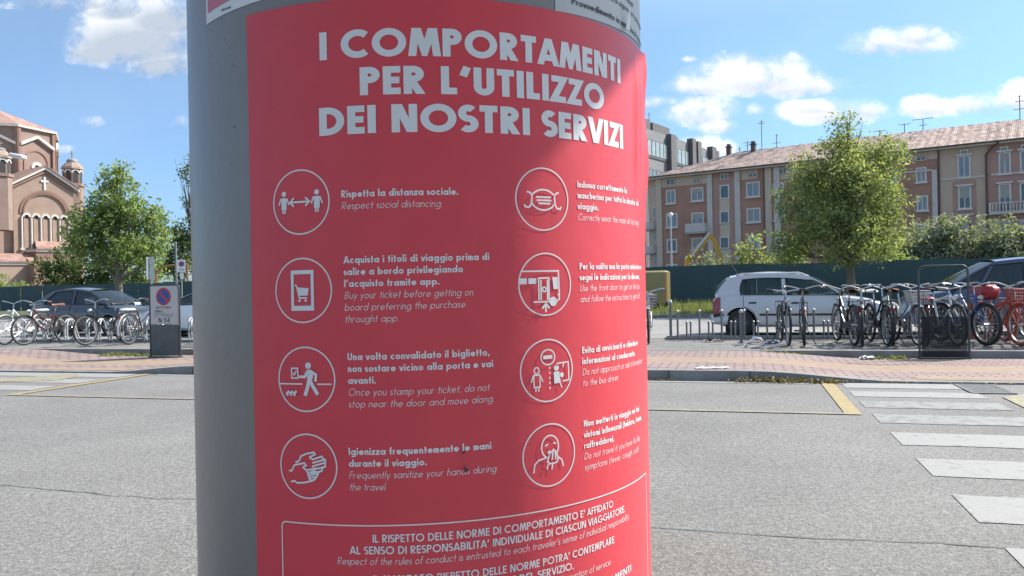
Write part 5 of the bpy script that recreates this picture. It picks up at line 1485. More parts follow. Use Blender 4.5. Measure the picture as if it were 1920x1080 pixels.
# right-hand rack
B('dark men\'s bicycle with straight bar, left one of the pair before the silver car', 3.62, 4.55, 4, 'black', 'dia', 'flat', 'black', None, -1, 'black')
B('black bicycle with pale tan saddle facing the rack, right one of the silver car pair', 3.93, 4.45, -3, 'black', 'step', 'city', 'tan', None, 1, 'black')
B('black bicycle with brown saddle at the silver car nose, leftmost of the big cluster', 4.62, 4.6, 8, 'black', 'step', 'city', 'brown', None, 1, 'black', light=True)
B('grey bicycle with bright lamp and pale saddle second from the left in the cluster', 4.86, 4.45, -7, 'grey', 'step', 'city', 'tan', None, -1, 'grey')
B('black bicycle with white saddle and wide chrome bars in the cluster middle', 5.12, 4.5, 5, 'black', 'step', 'city', 'white', None, -1, 'black')
B('dark green bicycle with orange brown saddle between two black ones', 5.32, 4.62, -5, 'green', 'step', 'city', 'brown', None, 1, 'black')
B('silver bicycle with white mudguards just left of the see through panel', 5.52, 4.45, 10, 'silver', 'step', 'city', 'brown', 'silver', -1, 'white')
B('dark bicycle with red bag carrier behind the left half of the see through panel', 5.86, 4.6, -8, 'black', 'step', 'city', 'black', None, 1, 'black', seat_pad='redp')
B('white and black bicycle behind the right half of the see through panel', 6.08, 4.5, 12, 'white', 'dia', 'flat', 'black', None, -1, 'black')
B('blue bicycle turned sideways with big dark wheel right of the see through panel', 6.40, 4.55, 24, 'blue', 'dia', 'city', 'black', None, -1, 'black', fat=True)
B('bicycle carrying a bright red bag behind the blue bicycle', 6.62, 5.0, 12, 'silver', 'step', 'city', 'black', None, 1, 'black', rear_box='redp')
B('orange red hire bicycle with front basket, left of the two near the right edge', 6.92, 4.5, 16, 'orange', 'step', 'city', 'black', 'orange', -1, 'orange', fat=True, tyre='orange')
B('orange red hire bicycle with brown wicker basket, nearest the right edge', 7.32, 4.5, 19, 'orange', 'step', 'city', 'black', 'wicker', -1, 'orange', fat=True, tyre='orange')
B('dark bicycle cut by the right edge of the photo beside the blue people carrier', 7.75, 4.9, 14, 'black', 'dia', 'flat', 'black', None, -1, 'black')
B('silver bicycle half hidden by the right side of the pillar', 1.22, 5.0, 6, 'silver', 'step', 'city', 'black', 'silver', -1, 'white')
B('black bicycle tucked behind the pillar right edge', .95, 4.9, -6, 'black', 'dia', 'flat', 'black', None, -1, 'black')
# left-hand rack
B('white step through bicycle with white rack cushion at the left edge', -13.25, 4.65, 6, 'white', 'step', 'city', 'black', None, -1, 'white', seat_pad='white')
B('dark red brown bicycle with brown saddle near the left edge', -12.5, 4.55, -3, 'red', 'step', 'city', 'brown', None, -1, 'black')
B('black city bicycle with large front wheel and white bag before the black hatchback', -10.75, 4.5, -4, 'black', 'step', 'city', 'black', None, -1, 'black')
B('black bicycle with white mudguards and white saddle beside the no parking panel', -9.95, 4.75, 4, 'black', 'step', 'city', 'white', None, 1, 'white', seat_pad='white')
B('grey bicycle behind the no parking panel at the pillar left edge', -7.75, 4.6, -8, 'grey', 'dia', 'flat', 'black', None, -1, 'black')
B('silver bicycle closest to the pillar left edge', -7.25, 4.6, 6, 'silver', 'step', 'city', 'black', 'silver', -1, 'grey')

# racks
M_rack = mat('rack_steel', (.17, .175, .18), .45, .2, 12, metal=.5); M_hoop = mat('pale_hoop_steel', (.36, .37, .37), .45, .1, 8); M_ball = mat('rack_ball_top', (.45, .45, .44), .4)
def post_rack(label, u0, n):
    t = thing('bike_rack', label, 'bike rack', W(u0, 5.48, .134), KROT, 'post racks on the grey pavement')
    m = MB(); m.box((n * .41 / 2 - .2, 0, .03), (n * .41 + .1, .05, .05)); m.box((n * .41 / 2 - .2, .4, .03), (n * .41 + .1, .05, .05)); m.build('base_rail', M_rack, t)
    for i in range(n):
        x = .41 * i
        m = MB(); m.tube([(x, 0, .055), (x, 0, .53)], .02, 7); p = m.build('post', M_rack, t, True)
        m = MB(); m.lathe([(0, -.032), (.026, -.018), (.034, 0), (.026, .02), (0, .034)], 10, (x, 0, .555)); m.build('ball_top', M_ball, p, True)
        for dx in (.17, .245):
            m = MB(); m.tube([(x + dx, 0, .055), (x + dx, 0, .33)], .017, 6); m.lathe([(0, -.025), (.02, -.015), (.026, 0), (0, .026)], 8, (x + dx, 0, .345)); m.build('wheel_peg', M_rack, t, True)
post_rack('steel post bike rack with ball tops in front of the silver hatchback', 1.72, 7)
post_rack('steel post bike rack hidden among the bicycles at the nose of the silver hatchback', 4.7, 4)
post_rack('steel post bike rack behind the see through panel and orange bicycles', 6.4, 5)
def hoop_rack(label, u0, n):
    t = thing('bike_rack', label, 'bike rack', W(u0, 5.1, .134), KROT, 'hoop racks on the left pavement')
    m = MB(); m.box((n * .32 / 2 - .1, -.2, .03), (n * .32 + .2, .05, .05)); m.box((n * .32 / 2 - .1, .25, .03), (n * .32 + .2, .05, .05)); m.build('base_rail', M_rack, t)
    for i in range(n):
        x = .32 * i; m = MB()
        for dx in (0, .07):
            P_ = [Vector((x + dx, -.2, .05))] + [Vector((x + dx - .10 * (1 - math.cos(a)) * .5 - .06 * math.sin(a / 2), -.2 + .45 * (1 - math.cos(a)) / 2 * .9, .34 + .2 * math.sin(a))) for a in [PI * j / 8 for j in range(9)]] + [Vector((x + dx - .1, .25, .05))]
            m.tube(P_, .019, 6)
        m.build('hoop', M_hoop, t, True)
hoop_rack('grey hoop bike rack in front of the black hatchback doors', -13.6, 5); hoop_rack('grey hoop bike rack in front of the black hatchback bonnet', -11.7, 7); hoop_rack('grey hoop bike rack behind the no parking panel', -8.9, 8)

# ---------------------------------------------------------------- cars
M_glass = glass_mat('car_glass', (.05, .08, .085), .72); M_dglass = glass_mat('dark_car_glass', (.025, .04, .05), .34)
M_int = mat('car_interior', (.05, .052, .055), .8); M_trim = mat('black_car_trim', (.028, .028, .03), .55); M_plate = mat('number_plate', (.62, .62, .6), .5, .02)
M_lampr = mat('red_tail_lamp', (.25, .02, .025), .2, coat=.6); M_lampw = mat('clear_head_lamp', (.5, .52, .54), .12, spec=.8, coat=.8); M_alloy = mat('alloy_wheel', (.34, .345, .35), .35, metal=.6); M_shut = mat('shut_line', (.015, .015, .016), .8)


def car(name, label, loc_, rotz, L, Wd, H, wb, fo, rw, top, sill, gh, paint, glass, doors, roofx=(0,), tail='vertical', plates=True, rails=False, cat='car', grille=True, alloy=5, rimm=None, mould=None, wip=False):
    """top: (x, z) outline of the lower body from tail to nose; gh: dict of glasshouse corners; x forward, y left"""
    t = thing(name, label, cat, loc_, rotz)
    xf = L / 2 - fo; xr = xf - wb; ra = rw * 1.17
    w = lambda x: Wd / 2 * (1 - .16 * abs(2 * x / L) ** 7 - .03 * abs(2 * x / L) ** 2)
    zt = lambda x: interp(top, x)
    def zb(x):
        z = sill + .10 * abs(2 * x / L) ** 8
        for c in (xf, xr):
            d = ra * ra - (x - c) ** 2
            if d > 0: z = max(z, rw + math.sqrt(d) - .01)
        return z
    PR = [(0, .90), (.06, .955), (.3, .99), (.5, 1.0), (.72, .99), (.9, .955), (.97, .92), (1, .885)]
    def S(x, q, off=0.0):
        b = sill; z = b + (zt(x) - b) * q; y = w(x) * interp(PR, q); return Vector((x, y + off, z))
    xs = set(-L / 2 + L * i / 44 for i in range(45))
    for c in (xf, xr):
        for i in range(17): xs.add(c + ra * math.cos(PI * i / 16) * .9999)
    xs.add(xf + ra * 1.003); xs.add(xf - ra * 1.003); xs.add(xr + ra * 1.003); xs.add(xr - ra * 1.003)
    xs = sorted(x for x in xs if -L / 2 <= x <= L / 2)
    NQ = 10; m = MB(); rings = []
    for x in xs:
        b = zb(x); T_ = zt(x); half = []
        for k in range(NQ + 1):
            z = b + (T_ - b) * k / NQ; q = (z - sill) / max(T_ - sill, .01); y = w(x) * interp(PR, min(max(q, 0), 1)); half.append((x, y, z))
        yt = half[-1][1]
        deck = [(x, yt * f, T_ + .035 * (1 - f * f)) for f in (.66, .33)]
        ring = half + deck + [(x, 0, T_ + .035)] + [(x, -p[1], p[2]) for p in reversed(half + deck)]
        rings.append(ring)
    n = len(rings[0]); vs = [p for r_ in rings for p in r_]; fs = []
    for i in range(len(rings) - 1):
        for k in range(n - 1): fs.append((i * n + k, i * n + k + 1, (i + 1) * n + k + 1, (i + 1) * n + k))
    fs.append(tuple(range(n))); fs.append(tuple((len(rings) - 1) * n + k for k in range(n - 1, -1, -1)))
    m.add(vs, fs); m.build('body', paint, t, True)
    # underside and wheel wells
    m = MB(); m.box((0, 0, sill + .06), (L * .9, Wd * .8, .08))
    for c in (xf, xr): m.box((c, 0, rw + .05), (ra * 1.9, Wd * .62, ra * 1.7))
    m.build('underbody', M_trim, t)
    # glasshouse
    A0, A1, D0, D1 = gh['A0'], gh['A1'], gh['D0'], gh['D1']; yr = gh['yr']; zr = lambda x: H - gh.get('k', .06) * ((x - (A1 + D1) / 2) / max((A1 - D1) / 2, .1)) ** 2
    def fx(h): return A0 + (A1 - A0) * h + gh.get('ab', .05) * math.sin(PI * h)
    def rx(h): return D0 + (D1 - D0) * h - gh.get('db', .05) * math.sin(PI * h)
    def gy(h, x): y0 = w(x) * .885 - .015; return y0 + (yr - y0) * (max(h, 0.0) ** 1.25)
    def G(x, h, sgn=1, off=0.0):
        zb_ = zt(x) - .01; return Vector((x, sgn * (gy(h, x) + off), zb_ + (zr(min(max(x, D1), A1)) - zb_) * h))
    def strip(mb, a, b, h0, h1, sgn, off, n=8, k=4):
        mb.grid(lambda u, v: G(a(h0 + (h1 - h0) * v) * (1 - u) + b(h0 + (h1 - h0) * v) * u, h0 + (h1 - h0) * v, sgn, off), k, n, sgn > 0)
    mb = MB(); gl = MB()
    aw, dw = gh.get('aw', .07), gh.get('dw', .25); hr, hb_ = gh.get('hr', .88), gh.get('hb', .05)
    DE = lambda h: rx(h) + dw + (gh.get('dw1', dw * gh.get('dk', 1)) - dw) * h
    for s in (-1, 1):
        strip(mb, lambda h: fx(h) - aw, fx, 0, 1, s, .006); strip(mb, rx, DE, 0, 1, s, .006)
        strip(mb, lambda h: rx(h) + .02, lambda h: fx(h) - .02, hr, 1, s, .004, 2, 12); strip(mb, lambda h: rx(h) + .02, lambda h: fx(h) - .02, -.02, hb_, s, .004, 1, 12)
        for (p0, p1, pw, pm) in gh['pill']:
            tgt = mb
            strip(tgt, lambda h: p0 + (p1 - p0) * h - pw, lambda h: p0 + (p1 - p0) * h + pw, 0, 1, s, .005)
        strip(gl, rx, fx, 0, 1, s, -.012, 8, 10)
    mb.build('pillars', paint, t, True)
    m = MB(); m.grid(lambda u, v: Vector((D1 + (A1 - D1) * u, (v * 2 - 1) * (yr + .004), zr(D1 + (A1 - D1) * u) + .045 * (1 - (v * 2 - 1) ** 2))), 14, 10); m.build('roof', paint, t, True)
    gl.build('side_glass', glass, t, True)
    m = MB()
    for s in (-1, 1):                                  # dark seals round the side glass
        h0, h1 = hb_ + .01, hr - .01
        m.tube([G(fx(h) - aw - .012, h, s, .006) for h in [h0 + (h1 - h0) * i / 6 for i in range(7)]], .012, 4)
        m.tube([G(DE(h) + .012, h, s, .006) for h in [h0 + (h1 - h0) * i / 6 for i in range(7)]], .012, 4)
        for h in (h0, h1): m.tube([G(DE(h) + (fx(h) - aw - DE(h)) * i / 10, h, s, .006) for i in range(11)], .011, 4)
        for (p0, p1, pw, pm) in gh['pill']:
            for e in (-pw, pw): m.tube([G(p0 + (p1 - p0) * h + e, h, s, .007) for h in (h0, (h0 + h1) / 2, h1)], .010, 4)
    m.build('window_seal', M_trim, t)
    def screen(f, sg, name_, bulge, hh0=.02, hh1=.97, off=0.0):
        m = MB()
        def fn(u, v):
            h = hh0 + (hh1 - hh0) * v; x = f(h); y = gy(h, x) * .985 * (u * 2 - 1); zb_ = zt(x) - .01
            z = zb_ + (zr(min(max(x, D1), A1)) - zb_) * h
            return Vector((x + sg * (bulge * (1 - (u * 2 - 1) ** 2) + off), y, z + .02 * (1 - (u * 2 - 1) ** 2)))
        m.grid(fn, 10, 8, sg < 0); return m
    screen(fx, 1, '', .10).build('windscreen', glass, t, True)
    screen(rx, -1, '', .06, 0, 1).build('tailgate', paint, t, True)
    screen(rx, -1, '', .06, .18, .9, .012).build('rear_window', M_dglass, t, True)
    # seats, dashboard, wheel
    m = MB(); zs = sill + .16; bz = interp(top, (A0 + D0) / 2)
    for x in (A0 - .95, A0 - 1.85):
        for y in (-.36, .36):
            m.bbox((x, y, bz - .12), (.5, .48, .3), .06); m.bbox((x - .25, y, bz + .06), (.14, .46, .48), .05); m.bbox((x - .29, y, bz + .32), (.09, .24, .13), .04)
    m.build('seats', M_int, t)
    m = MB(); m.bbox((A0 - .22, 0, bz - .02), (.4, Wd * .72, .14), .05); m.tube([(A0 - .5 + .03 * math.cos(a), .36 + .18 * math.sin(a), bz + .06 + .17 * math.cos(a)) for a in [2 * PI * i / 16 for i in range(16)]], .014, 5, closed=True); m.build('dashboard', M_int, t)
    # doors: raised skins with shut lines
    for s in (-1, 1):
        for (x0, x1, b0) in doors:
            m = MB(); q0, q1 = .07, .985
            def df(u, v):
                x = x0 + (x1 - x0) * u; q = q0 + (q1 - q0) * v; c = sill + (zt(x) - sill) * q; lim = zb(x) + .03
                if c < lim: q = min((lim - sill) / (zt(x) - sill), q1)
                p = S(x, q, .006); return Vector((p.x, s * p.y, p.z))
            m.grid(df, 10, 10, s > 0); d = m.build('door', paint, t, True)
            m = MB()
            for u_ in (0, 1): m.tube([df(u_, i / 10) + Vector((0, s * -.001, 0)) for i in range(11)], .006, 4)
            m.tube([df(i / 10, 0) for i in range(11)], .006, 4); m.build('shut_line', M_shut, d)
            hx = x0 + .2; p = S(hx, .78, .02); m = MB(); m.bbox((hx, s * p.y, p.z), (.17, .04, .035), .012); m.build('handle', M_trim if mould else paint, d)
        if mould:
            m = MB(); q = mould
            for (x0, x1) in [(d_[0] + .03, d_[1] - .02) for d_ in doors]:
                m.tube([Vector((x, s * S(x, q, .012).y, S(x, q).z)) for x in [x0 + (x1 - x0) * i / 8 for i in range(9)] if S(x, q).z > zb(x) + .05], .025, 5)
            m.tube([Vector((x, s * S(x, q, .012).y, S(x, q).z)) for x in [-L / 2 + .02 + (xr - ra + L / 2 - .04) * i / 6 for i in range(7)]], .035, 5)
            m.build('side_moulding', M_trim, t)
        # mirror
        mx_ = A0 - .12; p = S(mx_, 1.0); m = MB(); m.bbox((mx_, s * (p.y + .13), p.z + .09), (.10, .19, .13), .035); m.tube([(mx_, s * (p.y - .02), p.z + .03), (mx_, s * (p.y + .1), p.z + .06)], .02, 5); m.build('mirror', paint if not mould else M_trim, t, True)
        # lamps
        def patch(xa, xb, q0, q1, off): 
            mm = MB(); mm.grid(lambda u, v: (lambda p: Vector((p.x, s * p.y, p.z)))(S(xa + (xb - xa) * u, q0 + (q1 - q0) * v, off)), 6, 5, s > 0); return mm
        patch(L / 2 - .42, L / 2 + .0, .62, .93, .012).build('headlight', M_lampw, t, True)
        patch(-L / 2, -L / 2 + .17, .42 if tail == 'vertical' else .6, .97 if tail == 'vertical' else .9, .012).build('taillight', M_lampr, t, True)
    zn = zt(L / 2); m = MB()
    for s in (-1, 1): m.bbox((L / 2 + .002, s * w(L / 2) * .72, sill + (zn - sill) * .78), (.06, w(L / 2) * .5, (zn - sill) * .3), .02)
    m.build('headlight', M_lampw, t)
    if grille: m = MB(); m.bbox((L / 2 + .006, 0, sill + (zn - sill) * .74), (.04, w(L / 2) * .85, (zn - sill) * .22), .015); m.bbox((L / 2 + .012, 0, sill + (zn - sill) * .22), (.05, w(L / 2) * 1.3, (zn - sill) * .2), .02); m.build('grille', M_trim, t)
    for s, nm in ((1, 'front_bumper'), (-1, 'rear_bumper')):
        m = MB(); z0_, z1_ = sill + .06, sill + .27
        pts = [(x * s, (w(L / 2 - .0) + (w(L / 2 - .35) - w(L / 2)) * ((L / 2 - x) / .35)) + .02) for x in (L / 2 - .34, L / 2 - .2, L / 2 - .07)]
        loop_ = [(p[0], p[1]) for p in pts] + [(s * (L / 2 + .05), w(L / 2) * .75), (s * (L / 2 + .07), 0), (s * (L / 2 + .05), -w(L / 2) * .75)] + [(p[0], -p[1]) for p in reversed(pts)]
        mm = len(loop_); v_ = []
        for (zz, k) in ((z0_, -.03), (z0_ + .04, 0), (z1_ - .03, 0), (z1_, -.025)): v_ += [(a + (k * s), b * (1 + k * .5), zz) for a, b in loop_]
        f_ = [(r_ * mm + i, r_ * mm + i + 1, (r_ + 1) * mm + i + 1, (r_ + 1) * mm + i) for r_ in range(3) for i in range(mm - 1)] + [tuple(range(3 * mm, 4 * mm)), tuple(range(mm))]
        m.add(v_, f_); m.build(nm, paint if mould is None else paint, t, True)
    if plates:
        for s in (1, -1): m = MB(); m.box((s * (L / 2 + .085), 0, sill + .2), (.012, .5, .11)); m.build('number_plate', M_plate, t)
    if rails:
        for s in (-1, 1):
            m = MB(); xa, xb = D1 + .15, A1 - .1; m.tube([(xa, s * (yr - .06), zr(xa) + .02), (xa + .12, s * (yr - .06), zr(xa + .12) + .04), (xb - .12, s * (yr - .06), zr(xb - .12) + .045), (xb, s * (yr - .06), zr(xb) + .02)], .02, 6); m.build('roof_rail', paint, t, True)
    m = MB(); m.tube([(D1 + .2, 0, H - .02), (D1 + .02, 0, H + .28)], .006, 4); m.build('aerial', M_trim, t)
    if wip: m = MB(); m.tube([(D0 - .08, .1, zt(D0) + .2), (D0 + .03, -.3, zt(D0) + .28)], .01, 4); m.build('rear_wiper', M_trim, t)
    # wheels
    for c in (xf, xr):
        for s in (-1, 1):
            y = s * (Wd / 2 - .12)
            m = MB(); tw = .09
            m.lathe([(rw * .62, -tw), (rw * .93, -tw), (rw * .985, -tw * .7), (rw, 0), (rw * .985, tw * .7), (rw * .93, tw), (rw * .62, tw)], 28, (0, 0, 0), 'y'); wt = m.build('wheel', M_tyre, t, True); wt.location = (c, y, rw)
            m = MB(); m.lathe([(rw * .64, -s * .07), (rw * .66, s * .085), (rw * .60, s * .09), (rw * .56, s * .05), (rw * .2, s * .05)], 28, (0, 0, 0), 'y')
            for i in range(alloy):
                a = 2 * PI * i / alloy + c; d = Vector((math.cos(a), 0, math.sin(a))); e = Vector((-d.z, 0, d.x))
                m.prism([d * rw * .12 + e * .035 + Vector((0, s * .088, 0)), d * rw * .12 - e * .035 + Vector((0, s * .088, 0)), d * rw * .6 - e * .045 + Vector((0, s * .08, 0)), d * rw * .6 + e * .045 + Vector((0, s * .08, 0))],
                        [d * rw * .12 + e * .035 + Vector((0, s * .05, 0)), d * rw * .12 - e * .035 + Vector((0, s * .05, 0)), d * rw * .6 - e * .045 + Vector((0, s * .05, 0)), d * rw * .6 + e * .045 + Vector((0, s * .05, 0))])
            m.lathe([(0, s * .1), (rw * .15, s * .095), (rw * .17, s * .06)], 12, (0, 0, 0), 'y'); m.build('rim', rimm or M_alloy, wt, True)
            m = MB(); m.lathe([(0, s * .03), (rw * .6, s * .03)], 20, (0, 0, 0), 'y'); m.build('brake_disc', M_trim, wt)
    return t


M_silver = mat('silver_car_paint', (.50, .50, .505), .32, .02, 3, metal=.2, coat=.7)
M_navy = mat('navy_car_paint', (.028, .05, .105), .28, .03, 3, coat=1.0)
M_blackcar = mat('black_car_paint', (.012, .015, .024), .22, .03, 3, coat=1.0)
M_whitecar = mat('white_car_paint', (.68, .69, .70), .3, .02, 3, coat=.8)
# silver five-door hatchback, seen exactly from the side
Ls = 3.80; pr_ = gp(1338, 629); u_r = uv(pr_)[0]
car('parked_car', 'silver five door hatchback parked side on behind the bike posts', W(u_r + Ls / 2, 8.75 + .82), KROT, Ls, 1.64, 1.42, 2.47, .72, .305,
    [(-1.9, .80), (-1.82, .90), (-1.6, .925), (-.5, .90), (.72, .885), (.95, .875), (1.45, .79), (1.75, .70), (1.88, .58), (1.9, .50)], .20,
    dict(A0=.98, A1=.22, D0=-1.82, D1=-1.52, yr=.55, k=.085, ab=.04, db=.06, aw=.09, dw=.54, dw1=.34, hr=.80, hb=.06, pill=[(-.33, -.35, .05, 0), (-.92, -.92, .014, 0)]), M_silver, M_glass, [(-.31, .78, 0), (-1.22, -.33, 0)], rails=True, mould=.40, wip=True, rimm=mat('dull_steel_wheel', (.06, .06, .062), .6))
# navy people carrier, nose to the left
Lm = 4.5; u_n = uv(at(1688, 560, 17.6))[0]
car('people_carrier', 'dark blue people carrier with its nose to the left behind the orange bicycles', W(u_n + Lm / 2 + .02, 8.75 + .9), KROT + PI, Lm, 1.80, 1.63, 2.72, .92, .315,
    [(-2.25, .86), (-2.15, 1.0), (-1.6, 1.02), (.9, .98), (1.25, .97), (1.8, .88), (2.1, .78), (2.22, .64), (2.25, .54)], .21,
    dict(A0=1.42, A1=.42, D0=-2.15, D1=-1.92, yr=.62, k=.07, ab=.07, db=.05, aw=.07, dw=.22, dk=.8, hr=.88, hb=.05, pill=[(.78, .45, .04, 0), (-.12, -.14, .05, 0), (-1.1, -1.12, .05, 0)]), M_navy, M_dglass, [(-.13, .98, 0), (-1.12, -.15, 0)], rails=False, tail='vertical')
# black hatchback on the left, three-quarter front view
Lb = 4.05; pb = gp(240, 633); ub, vb = uv(pb)
car('parked_car', 'black hatchback parked in front of the green fence with its nose to the right', W(-16.55, 9.6 + .85), KROT + R_(-4), Lb, 1.70, 1.45, 2.5, .82, .30,
    [(-2.02, .84), (-1.92, .94), (-1.5, .96), (.8, .92), (1.0, .91), (1.55, .83), (1.85, .73), (1.98, .60), (2.02, .5)], .20,
    dict(A0=1.12, A1=.2, D0=-1.9, D1=-1.35, yr=.56, k=.08, ab=.06, db=.07, aw=.06, dw=.34, dk=.8, hr=.88, hb=.05, pill=[(-.3, -.32, .05, 0)]), M_blackcar, M_dglass, [(-.31, .8, 0), (-1.25, -.33, 0)])
Lw = 4.2; uw = uv(at(262, 560, 23.5))[0]
car('parked_car', 'white car half hidden behind the no parking panel and the pillar', W(uw + Lw / 2 + .1, uv(at(262, 560, 23.5))[1] + .5), KROT + PI, Lw, 1.74, 1.34, 2.55, .86, .31,
    [(-2.1, .82), (-2.0, .92), (-1.5, .93), (.8, .88), (1.05, .87), (1.6, .78), (1.9, .68), (2.05, .57), (2.1, .48)], .19,
    dict(A0=1.15, A1=.2, D0=-1.95, D1=-1.3, yr=.56, k=.07, ab=.06, db=.07, aw=.06, dw=.3, dk=.8, hr=.88, hb=.05, pill=[(-.3, -.32, .05, 0)]), M_whitecar, M_dglass, [(-.31, .85, 0), (-1.25, -.33, 0)])

# yellow van, its square back end showing right of the pillar
M_vy = mat('yellow_van_paint', (.27, .21, .075), .4, .04, 3, coat=.4)
vp = at(1251, 570, 34.5); van = thing('van', 'olive yellow box van parked by the fence, its back end beside the pillar', 'van', (vp.x, vp.y, 0), KROT)
m = MB(); m.bbox((-2.2, .9, 1.08), (4.4, 1.75, 1.5), .07); m.build('body', M_vy, van, True)
m = MB(); m.bbox((-4.75, .9, .85), (.75, 1.7, 1.02), .18); m.build('cab_nose', M_vy, van, True)
m = MB(); m.box((-2.3, .9, .33), (4.4, 1.4, .12)); m.build('chassis', M_trim, van)
m = MB(); m.box((-4.0, .015, 1.4), (.8, .03, .5)); m.build('side_window', M_dglass, van)
for (x, y) in ((-.78, .12), (-.78, 1.68), (-3.9, .12), (-3.9, 1.68)):
    m = MB(); m.lathe([(.19, -.1), (.29, -.1), (.31, -.06), (.31, .06), (.29, .1), (.19, .1)], 24, (0, 0, 0), 'y'); w_ = m.build('wheel', M_tyre, van, True); w_.location = (x, y - (.02 if y < 1 else -.02), .31)
    m = MB(); sg = -1 if y < 1 else 1
    m.lathe([(.195, sg * .09), (.15, sg * .06), (.05, sg * .06), (.045, sg * .1), (0, sg * .1)], 20, (0, 0, 0), 'y')
    for i in range(5):
        a = 2 * PI * i / 5; d = Vector((math.cos(a), 0, math.sin(a))); e = Vector((-d.z, 0, d.x))
        m.prism([d * .04 + e * .03 + Vector((0, sg * .1, 0)), d * .04 - e * .03 + Vector((0, sg * .1, 0)), d * .19 - e * .03 + Vector((0, sg * .1, 0)), d * .19 + e * .03 + Vector((0, sg * .1, 0))], [d * .04 + e * .03 + Vector((0, sg * .05, 0)), d * .04 - e * .03 + Vector((0, sg * .05, 0)), d * .19 - e * .03 + Vector((0, sg * .05, 0)), d * .19 + e * .03 + Vector((0, sg * .05, 0))])
    m.build('rim', M_alloy, w_, True)
    m = MB(); m.lathe([(0, 0), (.19, 0)], 16, (0, sg * .03, 0), 'y'); m.build('hub', M_trim, w_)
    m = MB(); m.lathe([(.31, 0), (.36, 0)], 24, (0, sg * .101, .0), 'y', a0=0, a1=PI); wa = m.build('wheel_arch', M_trim, w_)
m = MB()
for i in range(10): m.box((-.055, .018, .5 + i * .13), (.10, .008, .065))
m.build('reflective_stripe', mat('orange_reflector', (.55, .18, .05), .4), van)
m = MB(); m.bbox((-.02, .9, .42), (.1, 1.7, .16), .03); m.build('rear_bumper', M_trim, van)

# ---------------------------------------------------------------- signs, panels, lamps, posts
M_pole = mat('grey_pole', (.26, .27, .28), .5, .1, 6, metal=.3)
M_sw = mat('white_sign_face', (.62, .62, .61), .45, .04, 12); M_sr = mat('sign_red', (.42, .04, .05), .4, .04, 10); M_sb = mat('sign_blue', (.03, .07, .30), .4, .04, 10); M_sg = mat('sign_black_print', (.05, .05, .055), .6)
M_fr = mat('panel_frame', (.045, .05, .052), .4, .15, 10)


def roundel(par, c, r, fn):
    """no-parking disc: red ring, blue field, red bar"""
    dsk = lambda r0, r1, o, n=28: [[fn(c[0] + a_[0], c[1] + a_[1], o) for a_ in ((r0 * math.cos(g), r0 * math.sin(g)), (r1 * math.cos(g), r1 * math.sin(g)), (r1 * math.cos(h), r1 * math.sin(h)), (r0 * math.cos(h), r0 * math.sin(h)))] for g, h in [(2 * PI * i / n, 2 * PI * (i + 1) / n) for i in range(n)]]
    m = MB()
    for q in dsk(r * .8, r, .003): m.poly(q)
    k = .1 * r; d = .8 * r / math.sqrt(2)
    m.poly([fn(c[0] - d - k, c[1] + d - k, .0035), fn(c[0] - d + k, c[1] + d + k, .0035), fn(c[0] + d + k, c[1] - d + k, .0035), fn(c[0] + d - k, c[1] - d - k, .0035)][::-1]); ob_ = m.build('no_parking_ring', M_sr, par)
    m = MB(); m.poly([fn(c[0] + r * .8 * math.cos(g), c[1] + r * .8 * math.sin(g), .002) for g in [2 * PI * i / 28 for i in range(28)]]); m.build('no_parking_field', M_sb, par)


